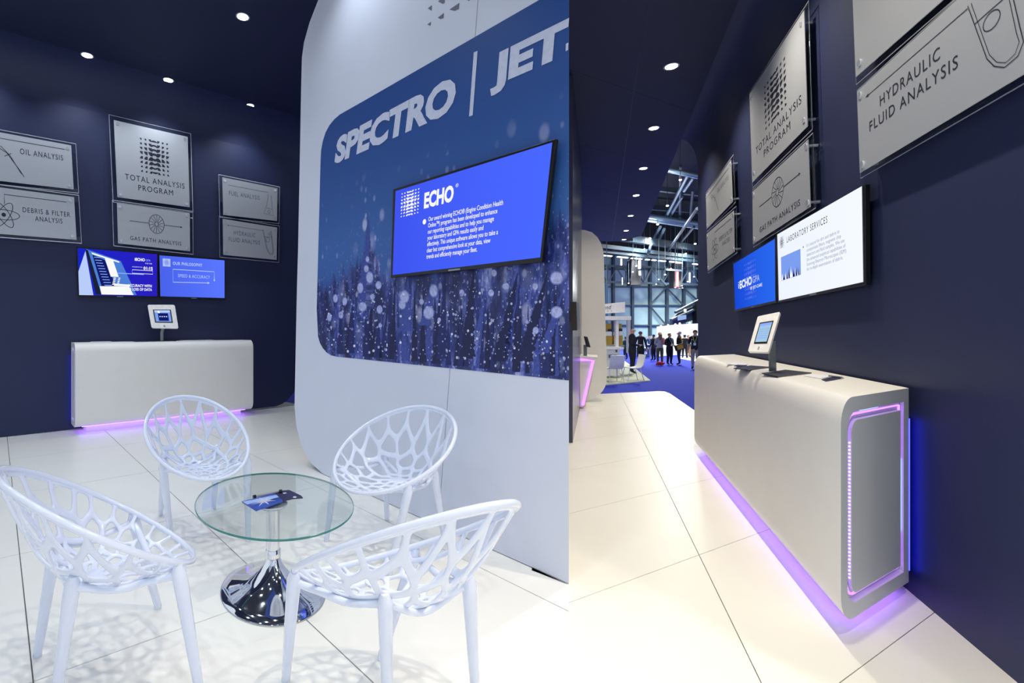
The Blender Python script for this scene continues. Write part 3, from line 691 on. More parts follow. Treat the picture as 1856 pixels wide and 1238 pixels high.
# ------------------------------------------------------------------ tablets and papers on counters
def tablet(label, base, body, scr, Yb, Yt, n, Zt, mode):
    tl, tr, br, bl = body
    c = [dp(*tl, Yt[0]), dp(*tr, Yt[1]), dp(*br, Yb[1]), dp(*bl, Yb[0])]
    nn = (c[1]-c[0]).cross(c[3]-c[0]).normalized()
    if nn.y > 0: nn = -nn
    q = Q(*c, nn)
    t = thing('tablet_stand', label, 'tablet', base)
    w_ = 1.0
    def rr(r, m=4):
        ar = (c[1]-c[0]).length/((c[0]-c[3]).length); ru, rv = r, r*ar; out = []
        for cx, cy, a in ((1-ru, 1-rv, 0), (ru, 1-rv, 1), (ru, rv, 2), (1-ru, rv, 3)):
            out += [(cx+ru*math.cos((a+k/m)*math.pi/2), cy+rv*math.sin((a+k/m)*math.pi/2)) for k in range(m+1)]
        return out
    g = G().prism([q(u, v) for u, v in rr(.07)], -nn*.018); cs = part(t, 'case', g, M['tablet'])
    # screen window in unit coordinates by inverse bilinear (few steps)
    def inv(x, y):
        u = v = .5
        for _ in range(30):
            def pr_(u, v):
                P = q(u, v)-V((0, 0, HC)); return PX+FO*P.x/P.y, Y0-FO*P.z/P.y
            a = pr_(u, v); b = pr_(u+.01, v); d_ = pr_(u, v+.01)
            j = ((b[0]-a[0])/.01, (d_[0]-a[0])/.01, (b[1]-a[1])/.01, (d_[1]-a[1])/.01); D = j[0]*j[3]-j[1]*j[2]
            ex, ey = x-a[0], y-a[1]; u += (j[3]*ex-j[1]*ey)/D; v += (-j[2]*ex+j[0]*ey)/D
        return u, v
    sv = [inv(*p) for p in scr]
    u0, u1 = (sv[0][0]+sv[3][0])/2, (sv[1][0]+sv[2][0])/2; v1, v0 = (sv[0][1]+sv[1][1])/2, (sv[2][1]+sv[3][1])/2
    qs = Q(q(u0, v1), q(u1, v1), q(u1, v0), q(u0, v0), nn)
    g = G(); rect(g, qs, 0, 0, 1, 1, .001, 0); rect(g, qs, .07, .08, .93, .94, .0016, 1)
    if mode == 0:
        rect(g, qs, .24, .14, .80, .72, .002, 2); rect(g, qs, .07, .78, .93, .94, .002, 3)
        for k in range(4): rect(g, qs, .30+.12*k, .42, .37+.12*k, .50, .0024, 3)
        poly(g, qs, circ(.30, .80, .07, .09, 10), .0025, 4)
    else:
        rect(g, qs, .07, .82, .93, .94, .002, 3)
        for k in range(5): rect(g, qs, .16, .24+.1*k, .84, .27+.1*k, .002, 3)
        rect(g, qs, .1, .02, .6, .07, .002, 0)
    part(t, 'display', g, [M['black'], S['pic'] if mode == 0 else glow('s_tab', '#a9cdea', .95), S['dk'], S['edge'] if mode == 0 else S['pale'], scr_white])
    g = G(); rect(g, q, .45, .045, .52, .13, .0012); part(cs, 'home_button', g, M['grey'])
    top = q(.5, .45)-nn*.016
    return t, q, nn
base = LB.at(293.5, 616, .22); base.z = 1.116
Yt_ = base.y-.02
t, q, nn = tablet('white framed tablet on a grey post, on the counter under the twin blue screens', base, [(267.2,552.4),(316.7,552.4),(323.5,595.3),(274.7,594.5)], [(276.9,560.9),(309.6,561.4),(313.7,585),(281,585)],
   (Yt_-.10, Yt_+.02), (Yt_+.0, Yt_+.12), None, 0, 0)
part(t, 'post', G().tube([base, base+V((0, 0, .12)), q(.55, .35)-nn*.02], [.022, .022, .02], 14), M['grey'])
part(t, 'base_plate', G().obox(base+V((0, 0, .004)), e2*.16, e1*.11, V((0, 0, .004))), M['dark_plate'])
base = gp(1400, 675, 1.008)
zc = 1.008
t, q, nn = tablet('white framed tablet tilted on a grey stand, on the long cream counter', base, [(1373.5,573.5),(1414,565),(1392.5,638),(1355.5,637)], [(1377,585),(1402,581.3),(1390.8,622.8),(1366.4,623.3)],
   (base.y-.05, base.y-.14), (base.y+.06, base.y-.03), None, 0, 1)
b0 = gp(1395, 673.5, zc); b1 = gp(1408, 673, zc); tp = q(.72, .42)-nn*.02
b0 = gp(1394.5, 674, zc+.006); b1 = gp(1407.5, 672.5, zc+.006)
Yq = b0.y; t0_, t1_ = dp(1393.5, 622, Yq-.01), dp(1406.5, 618, Yq+.01)
g = G().hexa([b0, b1, t1_, t0_], [p+V((.006, .014, 0)) for p in (b0, b1, t1_, t0_)]); part(t, 'post', g, M['grey'], bevel=.002)
pl4 = [gp(x, y, zc+.001) for x, y in ((1381,678),(1424,671.5),(1471,677),(1410,684))]
part(t, 'base_plate', G().prism(pl4, (0, 0, .006)), M['dark_plate'])
def sheet(name, label, cat, px, z, m, th=.003, group=None, extra=None):
    P = [gp(x, y, z) for x, y in px]; g = G().prism(P, (0, 0, th))
    o = obj(name, g, m, None, centre(g)); tag(o, label, cat, group); return o
sheet('base_plate', 'dark flat plate lying on the long counter behind the tablet stand', 'plate', [(1329.4,668.3),(1361,663.6),(1397,666.5),(1356,671.6)], zc+.001, M['dark_plate'], .006)
PG = 'leaflets on the long counter'
def leaf_px(name, label, cat, px, z, m, th, grp=None): return sheet(name, label, cat, px, z, m, th, grp)
leaf_px('leaflet', 'blue and white leaflet on the long counter, nearer the lit counter end', 'leaflet', [(1456,681.5),(1474,678.5),(1507,682),(1488,687)], zc+.001, M['paper'], .003, PG)
leaf_px('leaflet', 'dark small leaflet beside the pen, nearer the lit counter end', 'leaflet', [(1489,688.6),(1508,683.5),(1530,685.6),(1497,691.8)], zc+.001, M['flyer_dark'], .003, PG)
leaf_px('leaflet', 'white leaflet on the long counter at the end by the hall', 'leaflet', [(1316,660.2),(1329,657.6),(1356,660.5),(1345,663)], zc+.001, M['paper'], .003, PG)
leaf_px('leaflet', 'dark leaflet on the white one, at the counter end by the hall', 'leaflet', [(1330,664.2),(1337,661.6),(1354,662.6),(1352,664.4)], zc+.0045, M['flyer_dark'], .003, PG)
g = G().tube([gp(1503, 681.5, zc+.008), gp(1526, 684.6, zc+.008)], .006, 8); o = obj('pen', g, M['steel'], None, centre(g)); tag(o, 'thin silver pen on the long counter beside the dark leaflet', 'pen')
zl = 1.1165
for i, (x0, x1, lb, m) in enumerate(((164, 199, 'flat white leaflets on the counter end away from the partition', 'paper'), (240, 278, 'dark flat leaflet beside the tablet post on the counter', 'flyer_dark'), (325, 383, 'white leaflet on the counter toward the printed partition', 'paper'))):
    P = [LB.at(x0, 617, .2), LB.at(x1, 617, .2)]; a, b = P[0], P[1]; a.z = b.z = zl
    g = G().prism([a, b, b+e1*.15, a+e1*.15], (0, 0, .008)); o = obj('leaflet', g, M[m], None, centre(g)); tag(o, lb, 'leaflet', 'leaflets on the counter past the chairs')

# ------------------------------------------------------------------ armchairs
def rim_pt(ph): return V((.31*math.cos(ph), .29*math.sin(ph), .43+.39*(math.sin(ph)+1)/2))
HUB = V((0, .06, .405))
def shell_pt(x, y, dz=0.0):
    r = math.hypot(x, y); ph = math.atan2(y, x); R = rim_pt(ph); k = 2.5
    p = HUB + (R-HUB)*r; p.z = HUB.z + (R.z-HUB.z)*r**k - .012*math.sin(min(1, r)*math.pi) + dz
    return p
def lattice():
    rr = random.Random(11); seeds = [(0.0, 0.0)]
    def ring(r, back, front, jit):
        a = 0.0
        while a < 2*math.pi-.12:
            fr = math.sin(a) < -.25
            st = front if fr else back
            a2 = a+st*(.85+.3*rr.random()); m_ = (a+a2)/2
            rad = r*(1+jit*(rr.random()-.5)); seeds.append((rad*math.cos(m_), rad*math.sin(m_))); a = a2
    ring(.20, .95, .75, .2); ring(.37, .66, .44, .25); ring(.55, .53, .36, .25); ring(.73, .46, .32, .24); ring(.92, .39, .27, .1)
    circ_ = [(math.cos(2*math.pi*k/72), math.sin(2*math.pi*k/72)) for k in range(72)]
    cells = []; key = lambda p: (round(p[0], 5), round(p[1], 5))
    for i, s in enumerate(seeds):
        cell = list(circ_)
        for j, r in enumerate(seeds):
            if i == j: continue
            mx, my = (s[0]+r[0])/2, (s[1]+r[1])/2; nx, ny = r[0]-s[0], r[1]-s[1]
            if math.hypot(nx, ny) > 1.4: continue
            out = []
            for k in range(len(cell)):
                p, q_ = cell[k], cell[(k+1) % len(cell)]
                dp_, dq = (p[0]-mx)*nx+(p[1]-my)*ny, (q_[0]-mx)*nx+(q_[1]-my)*ny
                if dp_ <= 0: out.append(p)
                if (dp_ <= 0) != (dq <= 0):
                    t_ = dp_/(dp_-dq); out.append((p[0]+(q_[0]-p[0])*t_, p[1]+(q_[1]-p[1])*t_))
            cell = out
            if not cell: break
        c2 = []
        for p in cell:
            p = key(p)
            if p not in c2: c2.append(p)
        cells.append(c2 if len(c2) > 2 else None)
    # some openings run through two cells, so that the web reads as forking branches
    used = {0}; free = []
    for i in range(1, len(seeds)):
        if i in used or not cells[i]: continue
        best = None
        for j in range(1, len(seeds)):
            if j == i or j in used or not cells[j]: continue
            sh = [p for p in cells[i] if p in cells[j]]
            if len(sh) != 2: continue
            ri, rj = math.hypot(*seeds[i]), math.hypot(*seeds[j]); da = abs((math.atan2(seeds[i][1], seeds[i][0])-math.atan2(seeds[j][1], seeds[j][0])+math.pi) % (2*math.pi)-math.pi)
            if rj > ri+.1 and da < .45 and (best is None or da < best[0]): best = (da, j, sh)
        if best and rr.random() < .34:
            j = best[1]; A, B_ = cells[i], cells[j]; p, q_ = best[2]
            def chain(c, a, b_):
                k = c.index(a); c = c[k:]+c[:k]; return c if c[-1] == b_ else None
            ca = chain(A, p, q_) or chain(A, q_, p); cb = chain(B_, ca[-1], ca[0]) if ca else None
            if ca and cb: free.append(ca+cb[1:-1]); used |= {i, j}; continue
    for i in range(1, len(seeds)):
        if i not in used and cells[i]: free.append(cells[i])
    bm = bmesh.new()
    bm.faces.new([bm.verts.new(shell_pt(*p)) for p in cells[0]])
    hub_e = set()
    for c2 in free:
        B = []
        for k in range(len(c2)):
            p, q_ = c2[k], c2[(k+1) % len(c2)]; ln = math.hypot(p[0]-q_[0], p[1]-q_[1]); m_ = 1 if (p in cells[0] and q_ in cells[0]) else (6 if ln > .16 else 4 if ln > .08 else (2 if ln > .04 else 1))
            for x in range(m_):
                a = x/m_; B.append((p[0]+(q_[0]-p[0])*a, p[1]+(q_[1]-p[1])*a))
        nB = len(B); cy = sum(p[1] for p in B)/nB
        ar = sum(B[k][0]*B[(k+1) % nB][1]-B[(k+1) % nB][0]*B[k][1] for k in range(nB)); sg = 1 if ar > 0 else -1
        wd = (.022 if cy < -.2 else .030) + .010*rr.random()
        S_ = list(B)
        for it in range(2): S_ = [((S_[k-1][0]+2*S_[k][0]+S_[(k+1) % nB][0])/4, (S_[k-1][1]+2*S_[k][1]+S_[(k+1) % nB][1])/4) for k in range(nB)]
        Hl = []
        for k in range(nB):
            tx, ty = S_[(k+1) % nB][0]-S_[k-1][0], S_[(k+1) % nB][1]-S_[k-1][1]; tl_ = math.hypot(tx, ty) or 1
            w2 = wd*(1.35-.6*min(1, math.hypot(*S_[k])))
            Hl.append((S_[k][0]-ty/tl_*sg*w2, S_[k][1]+tx/tl_*sg*w2))
        for it in range(3): Hl = [((Hl[k-1][0]+2*Hl[k][0]+Hl[(k+1) % nB][0])/4, (Hl[k-1][1]+2*Hl[k][1]+Hl[(k+1) % nB][1])/4) for k in range(nB)]
        vb = [bm.verts.new(shell_pt(*p)) for p in B]; vh = [bm.verts.new(shell_pt(*p)) for p in Hl]
        for k in range(nB):
            try: bm.faces.new((vb[k], vb[(k+1) % nB], vh[(k+1) % nB], vh[k]))
            except ValueError: pass
    bmesh.ops.remove_doubles(bm, verts=bm.verts, dist=2e-4)
    bmesh.ops.recalc_face_normals(bm, faces=bm.faces)
    me = bpy.data.meshes.new('shell'); bm.to_mesh(me); bm.free()
    o = bpy.data.objects.new('tmp', me); C.objects.link(o)
    m = o.modifiers.new('s', 'SOLIDIFY'); m.thickness = .012; m.offset = 0
    m = o.modifiers.new('u', 'SUBSURF'); m.levels = 1; m.render_levels = 1
    dg = bpy.context.evaluated_depsgraph_get(); e = bpy.data.meshes.new_from_object(o.evaluated_get(dg))
    vs = [v.co.copy() for v in e.vertices]; fs = [list(p.vertices) for p in e.polygons]
    bpy.data.objects.remove(o); bpy.data.meshes.remove(e)
    return vs, fs
LAT = lattice()
FEET = dict(fp=(.235, -.24), fm=(-.235, -.24), rp=(.215, .235), rm=(-.215, .235))
TOPS = dict(fp=(.245, -.155), fm=(-.245, -.155), rp=(.19, .17), rm=(-.19, .17))
def chair(label, P, feet):
    A = ((P[0], P[1]), (P[2], P[3]))
    def X(p): return V((A[0][0]*p[0]+A[0][1]*p[1]+P[4]+p[2]*P[6], A[1][0]*p[0]+A[1][1]*p[1]+P[5]+p[2]*P[7], p[2]*P[8]))
    t = thing('lattice_armchair', label, 'chair', V((P[4], P[5], 0)), 'white lattice armchairs around the glass table')
    g = G().add([X(v) for v in LAT[0]], LAT[1]); part(t, 'lattice_shell', g, M['chair'], smooth='all')
    n = 96; g = G().tube([X(rim_pt(2*math.pi*k/n)) for k in range(n)], .0112, 12, closed=True); part(t, 'rim', g, M['chair'], smooth='all')
    tops = {}
    for k, f in FEET.items():
        if k[0] == 'f': ph = math.atan2(-.155/.29, .245/.31) if k == 'fp' else math.atan2(-.155/.29, -.245/.31); tp = rim_pt(ph); tp.z -= .012; tp = tp*1
        else:
            tx, ty = TOPS[k]; tp = shell_pt(*(lambda a, b: (a, b))(tx/.31*.9, (ty-.06)/.29*1.0)); tp = V((tp.x, tp.y, tp.z-.016))
        tops[k] = tp
        a = X(tp); b = gp(*feet[k]) if k in feet else X((f[0], f[1], 0))
        b.z = .0
        m1 = a.lerp(b, .16); m1.z -= .0; out = (m1-X((0, 0, tp.z*.8))); 
        pts = [a+V((0, 0, .006)), a.lerp(b, .05), a.lerp(b, .14), a.lerp(b, .35), a.lerp(b, .7), b+V((0, 0, .004)), b]
        g = G().tube(pts, [.013, .0235, .0235, .0215, .0185, .0155, .0135], 14); part(t, 'leg', g, M['chair'], smooth=True)
    g = G()
    order = ['fp', 'rp', 'rm', 'fm']
    for i in range(4):
        a, b = tops[order[i]], tops[order[(i+1) % 4]]
        pts = []
        for k in range(13):
            s_ = k/12; p = a.lerp(b, s_); sh = .5
            x, y = p.x, p.y; r_ = math.hypot(x/.31, (y-.06)/.30); zz = shell_pt(x/.31*.95, (y-.06)/.29)
            dip = math.sin(s_*math.pi); zb_ = min(a.z, b.z)-.03
            p.z = (a.z*(1-s_)+b.z*s_-.035)*(1-dip) + dip*min((a.z*(1-s_)+b.z*s_)-.05, zz.z-.016)
            pts.append(X(p))
        g.tube(pts, [.017]+[.0125]*11+[.017], 10)
    part(t, 'seat_frame', g, M['chair'], smooth=True)
    return t
chair('white lattice armchair behind the glass table, in front of the lit counter', [.86,-.744,.29,1.098,-1.295,3.312,.101,-.306,1.027], dict(fp=(450,981), fm=(309,966), rp=(388,922), rm=(291,934)))
chair('white lattice armchair behind the glass table, against the white partition', [.829,.734,-.867,.791,-.063,3.056,.064,-.294,1.005], dict(fm=(591.5,981)))
chair('white lattice armchair in front of the table, at the photo\'s left border', [-.757,-.797,.892,-.507,-1.093,1.963,.097,-.297,1.03], dict(fp=(287,1102), fm=(363,1262), rp=(67.5,1190), rm=(99,1285)))
chair('white lattice armchair in front of the table, seen from behind near the partition', [-.78,.782,-.356,-.542,-.053,1.849,.096,-.409,1.006], dict(fp=(518,1234), rp=(703,1310), rm=(862,1268), fm=(690, 1195)))

# ------------------------------------------------------------------ glass table
MT = ((.4021/.436, -.0641/.436), (-.0641/.436, .4707/.436)); MB = ((.2656/.2873, -.0412/.2873), (-.0412/.2873, .309/.2873))
tc = V((-.615, 2.515, 0))
t = thing('coffee_table', 'round glass table on a chrome trumpet foot, between the lattice armchairs', 'table', tc)
prof = [(.2865, 0), (.2875, .004), (.283, .010), (.24, .022), (.19, .036), (.145, .054), (.105, .078), (.075, .106), (.052, .138), (.040, .165)]
tf = part(t, 'trumpet_foot', G().lathe(prof, tc, 72, MB), M['chrome'], smooth=True)
part(tf, 'foot_rim', G().lathe([(.279, .0), (.2895, .0), (.2895, .006), (.279, .006)], tc, 72, MB), M['steel'])
pc = gp(496.5, 1075); tcc = V((tc.x, tc.y, 0))
tt = V((-.6166, 2.5425, 0))
part(t, 'pole', G().lathe([(.032, .155), (.032, .418)], tcc, 32), M['chrome'], smooth=True)
part(t, 'collar', G().lathe([(.038, .135), (.0365, .20), (.034, .205)], tcc, 32), M['chrome'], smooth=True)
part(t, 'top_clamp', G().lathe([(.034, .405), (.062, .412), (.070, .420), (.070, .427)], tcc, 40), M['stud'], smooth=True)
gt = G().lathe([(.434, .428), (.436, .430), (.436, .437), (.434, .439)], tt, 96, MT)
gtp = part(t, 'glass_top', gt, M['glass'])
part(gtp, 'glass_edge', G().lathe([(.4365, .4285), (.4385, .4305), (.4385, .4365), (.4365, .4385)], tt, 96, MT), M['glass_edge'], 'green polished edge of the glass')
# drop the end caps of the edge ring so that it stays an open band
eo = [o for o in gtp.children if o.name.startswith('glass_edge')][0]
bm = bmesh.new(); bm.from_mesh(eo.data); bmesh.ops.delete(bm, geom=[f for f in bm.faces if len(f.verts) > 4], context='FACES_ONLY'); bm.to_mesh(eo.data); bm.free()
zt = .4395
P4 = [gp(x, y, zt+.002) for x, y in ((438.5,911),(497,896),(513,909.5),(464,927))]
tl = thing('brochure', 'blue brochure with a white starburst, lying on the glass table', 'brochure', (P4[0]+P4[2])/2)
cv = part(tl, 'cover', G().prism(P4, (0, 0, .006)), mat('brochure_blue', '#3550a8', .3, noise=.35, scale=9))
q = Q(P4[0]+V((0,0,.006)), P4[1]+V((0,0,.006)), P4[2]+V((0,0,.006)), P4[3]+V((0,0,.006)), V((0,0,1)))
g = G()
for k in range(16):
    a = 2*math.pi*k/16; L_ = .46 if k % 2 == 0 else .26; wv = .16
    poly(g, q, [(.5, .5), (.5+L_*.4*math.cos(a-wv), .5+L_*.4*math.sin(a-wv)), (.5+L_*math.cos(a), .5+L_*math.sin(a)), (.5+L_*.4*math.cos(a+wv), .5+L_*.4*math.sin(a+wv))], .0006+.00003*k)
part(cv, 'starburst', g, M['white_print'])
g = G(); poly(g, q, [(0, .62), (1, .45), (1, .75), (0, .95)], .0003); part(cv, 'light_band', g, mat('pale_blue_print', '#9db9ee', .3))
g = G(); P5 = [gp(x, y, zt+.001) for x, y in ((494,896.5),(511,891),(524,889.6),(546,900),(549,903.5),(530,905),(514,909))]
g.prism(P5, (0, 0, .005)); t2 = thing('leaflet', 'dark violet leaflet on the glass table beside the blue brochure', 'leaflet', P5[0]); part(t2, 'sheet', g, M['flyer_dark'])
q2 = Q(gp(511,892,zt+.0065), gp(524,890.5,zt+.0065), gp(541,901,zt+.0065), gp(520,906,zt+.0065), V((0,0,1)))
g = G(); rect(g, q2, .05, .76, .45, .9, 0); poly(g, q2, circ(.75, .1, .16, .1, 12), 0); part(t2, 'printed_mark', g, M['white_print'])
g = G().tube([gp(460,900.5,zt+.012), gp(505,891,zt+.012)], .006, 10); pn = thing('pen', 'clear pen with black ends on the glass table behind the brochure', 'pen', gp(480,896,zt)); part(pn, 'barrel', g, M['steel'])
part(pn, 'cap', G().tube([gp(506,891,zt+.012), gp(511.5,890,zt+.014)], .009, 10), M['black'], 'black cap'); part(pn, 'tip', G().tube([gp(459,900.8,zt+.012), gp(463.5,899.8,zt+.012)], .009, 10), M['black'], 'black end')

# ------------------------------------------------------------------ downlights
def downlight(P, label, group, m, watts, colr, rad, n_steps=20, visible=True, spread=115):
    t = thing('downlight', label, 'light', P, group)
    trg = part(t, 'trim_ring', G().lathe([(rad, -.004), (rad*1.28, -.006), (rad*1.3, 0), (rad, 0)], P, n_steps), M['grey'])
    part(trg, 'lens', G().lathe([(rad*.98, -.008), (rad*.98, -.001)], P, n_steps), m)
    ld = bpy.data.lights.new('spot', 'SPOT'); ld.energy = watts; ld.color = colr; ld.spot_size = math.radians(spread); ld.spot_blend = .9; ld.shadow_soft_size = rad*.5
    lo = bpy.data.objects.new('lamp_beam', ld); C.objects.link(lo); lo.parent = t; lo.location = (0, 0, -.03)
    return t
o0 = gp(453, 191, ZL); DN = 'downlights in the ceiling by the chairs'
dl_lab = {(0, 0): 'small ceiling downlight closest to the white partition, near the navy wall', (0, -1): 'ceiling downlight in the row along the navy wall, middle of three', (0, -2): 'ceiling downlight in the row along the navy wall, far from the partition', (1, -1): 'brightest ceiling downlight beside the partition top, nearest the viewer'}
ex = {(0, 0): (453, 191), (0, -1): (305, 145), (0, -2): (158, 100), (1, -1): (440, 30)}
for r_ in range(4):
    for k in {0: (0, -1, -2, -3), 1: (-1, -2, -3, -4), 2: (-1, -2, -3, -4), 3: (-2, -3, -4)}[r_]:
        if (r_, k) in ex: P = gp(*ex[(r_, k)], ZL)
        else: P = o0 + e1*(2.0*r_) + e2*(1.07*k)
        P = V((P.x, P.y, ZL))
        downlight(P, dl_lab.get((r_, k), 'ceiling downlight over the lattice chairs, out of the picture'), DN, M['lamp'], LEFT_W*(.95, 1.25, .85, .72)[r_], LEFT_COL, .056)
RL = [(1217,120),(1185,232),(1166,305),(1153,354),(1143,391),(1135,418),(1131,434)]
ords = ['nearest, large ceiling downlight in the row over the aisle', 'second ceiling downlight from the viewer over the aisle', 'third ceiling downlight from the viewer over the aisle', 'fourth ceiling downlight from the viewer over the aisle', 'fifth ceiling downlight from the viewer over the aisle', 'sixth ceiling downlight from the viewer over the aisle', 'last ceiling downlight over the aisle, next to the hall']
r0, r1 = gp(*RL[0], ZR), gp(*RL[1], ZR)
for k, p in enumerate(RL): downlight(gp(*p, ZR), ords[k], 'downlights over the aisle', M['lamp_warm'], RIGHT_W, RIGHT_COL, .062)
for k in (3.0, 4.0): downlight(r0-(r1-r0)*k+V((1.25, -.2, 0)), 'added ceiling downlight out of the picture, brightens the long counter end', 'downlights over the aisle', M['lamp_warm'], RIGHT_W, RIGHT_COL, .062)  # extra row added out of view to brighten the counter end
for k in (1, 2, 3): downlight(r0-(r1-r0)*k, 'added ceiling downlight out of the picture, brightens the long counter end', 'downlights over the aisle', M['lamp_warm'], RIGHT_W, RIGHT_COL, .062)

# ------------------------------------------------------------------ far end of the aisle
PF = Plane((dp(1062, 600, 8.93).x, 8.93), (1, .08))
t = thing('rounded_partition', 'tall white rounded panel at the far end of the aisle, before the hall', 'panel', PF.at(1062, 728))
ol = [(1046,416.5),(1060,417),(1073,421),(1083,430),(1089,440),(1093,452),(1094.6,465),(1096,520),(1098,600),(1100.5,675),(1099.5,690),(1097,701),(1092,709.5),(1086,715.7),(1075,723),(1063,728),(1048,728.5)]
part(t, 'panel', G().prism([PF.at(*p) for p in ol], -PF.n*.08), M['counter'], bevel=.004)
t = thing('screen', 'thin black screen on the aisle wall, seen edge on', 'screen', LA.at(1047, 600))
qv = quad(LA, [(1044.5,547),(1050,551),(1051.5,596),(1046,599)], .09); part(t, 'casing', slab(qv, .05), M['black'])
qv2 = Q(*[qv(u, v, .001) for u, v in ((.03, .97), (.97, .97), (.97, .03), (.03, .03))], LA.n); g = G(); rect(g, qv2, 0, 0, 1, 1, 0); part(t, 'display', g, M['black'])
part(t, 'wall_bracket', slab(Q(*[qv(u, v, -.05) for u, v in ((.3, .7), (.7, .7), (.7, .3), (.3, .3))], LA.n), .04), M['black'])
Yc = 8.15
t = thing('counter', 'slanted white counter edged in violet light, at the far aisle wall', 'counter', dp(1055, 738, Yc))
f_ = [dp(1051, 648.5, Yc), dp(1077, 650, Yc), dp(1057.5, 738, Yc), dp(1051.5, 738, Yc)]
for p in f_: p.z = max(p.z, 0.002)
part(t, 'body', G().hexa(f_, [p+vR*.62 for p in f_]), M['counter'])
g = G().tube([f_[0]+V((.01, -.012, -.03)), f_[1]+V((-.02, -.012, -.03)), f_[2]+V((-.012, -.012, .03))], .022, 8); part(t, 'led_strip', g, M['pink'], 'violet light strip')
tp_ = [dp(1049.5, 645.5, Yc-.03), dp(1083, 647.5, Yc-.03), dp(1083, 650.5, Yc-.03), dp(1049.5, 648.5, Yc-.03)]
part(t, 'worktop', G().hexa(tp_, [p+vR*.66 for p in tp_]), M['white'])
t = thing('tablet_stand', 'grey tablet stand on the violet counter at the far aisle wall', 'tablet', dp(1060.5, 646, Yc+.2))
g = G().hexa([dp(1057.5, 646.3, Yc+.2), dp(1063.5, 646.3, Yc+.2), dp(1063.5, 625, Yc+.2), dp(1057.5, 625, Yc+.2)], [p+V((.02, .04, 0)) for p in (dp(1057.5, 646.3, Yc+.2), dp(1063.5, 646.3, Yc+.2), dp(1063.5, 625, Yc+.2), dp(1057.5, 625, Yc+.2))]); part(t, 'post', g, M['grey'])
a = [dp(1062, 609.5, Yc+.22), dp(1065, 611, Yc+.1), dp(1070.5, 629.5, Yc+.05), dp(1066.5, 628, Yc+.2)]; part(t, 'case', G().hexa(a, [p+V((-.03, .02, 0)) for p in a]), M['dark_plate'])

# ------------------------------------------------------------------ exhibition hall beyond
YW = 45.0
hw = struct('wall_far', G().box((-14, YW+.25, HZ), (44, YW+.5, 17)), M['roof'])
cols = [900, 1010, 1111, 1145.6, 1177.6, 1208, 1238.6, 1265.8, 1296, 1328]
girt = [760, 589.8, 553.7, 520, 488, 462]
for i in range(len(cols)-1):
    for j in range(len(girt)-1):
        a, b = dp(cols[i], girt[j], YW), dp(cols[i+1], girt[j+1], YW)
        a.z = max(a.z, HZ)
        obj('cladding_panel', G().box((a.x+.05, YW+.1, a.z+.05), (b.x-.05, YW+.25, b.z-.05)), M['cladding'], hw)
for x in cols[1:-1]:
    X_ = dp(x, 600, YW).x; obj('column', G().box((X_-.10, YW-.2, HZ), (X_+.10, YW+.1, 8.6)), M['hall_steel'], hw)
for k, y in enumerate(girt[1:5]):
    z = dp(0, y, YW).z; obj('girt', G().box((-10, YW-.1, z-.06), (42, YW+.12, z+.06)), M['hall_steel'], hw)
def bar(g, P, R, th): return g.tube([P, R], th, 4)
for a, b in (((1208,521),(1177.6,553)), ((1208,521),(1238.6,553)), ((1177.6,554),(1208,590)), ((1238.6,554),(1208,590)), ((1238.6,521),(1265,545))):
    obj('brace', bar(G(), dp(*a, YW-.2), dp(*b, YW-.2), .075), M['hall_steel'], hw)
zr = 9.6
# truss girder running in front of the far wall
tr = thing('roof_truss', 'dark steel roof truss across the far hall wall', 'truss', dp(1180, 515, YW-2))
yt = YW-2
for y in (485, 514):
    part(tr, 'chord', bar(G(), dp(1000, y-6, yt), dp(1330, y+4, yt), .12), M['hall_steel'])
xs = [1085+k*16.5 for k in range(13)]
for i, x in enumerate(xs[:-1]):
    a, b = ((x, 485), (x+16.5, 514)) if i % 2 == 0 else ((x, 514), (x+16.5, 485)); part(tr, 'web_bar', bar(G(), dp(*a, yt), dp(*b, yt), .06), M['hall_steel'])
    if i % 2: part(tr, 'post', bar(G(), dp(x, 484, yt), dp(x, 514, yt), .05), M['hall_steel'])
for i, (a, b) in enumerate((((1181,486),(1167,512)), ((1181,488),(1208,517)), ((1130,486),(1160,512)))):
    part(tr, 'hanger', bar(G(), dp((1090, 1190, 1290)[i], 486, yt), V((dp((1090, 1190, 1290)[i], 486, yt).x, yt, HC+zr)), .03), M['hall_steel']); part(tr, 'knee_brace', bar(G(), dp(*a, yt-.5), dp(*b, yt-.5), .09), M['hall_steel'])
for lbl, x0, x1, y0, y1 in (('black hanging box in the hall roof, nearer the white end panel', 1144, 1162, 470, 517.5), ('black hanging box in the hall roof behind the red banner', 1222, 1236, 476, 522)):
    a, b = dp(x0, y1, 40), dp(x1, y0, 40); g = G().box((a.x, 40, a.z), (b.x, 40.8, b.z)); hb = thing('hanging_box', lbl, 'box', centre(g), 'hanging boxes in the hall roof'); part(hb, 'casing', g, M['black'], bevel=.05); part(hb, 'hanger', bar(G(), V(((a.x+b.x)/2, 40.4, b.z)), V(((a.x+b.x)/2, 40.4, HC+zr)), .04), M['hall_steel'])
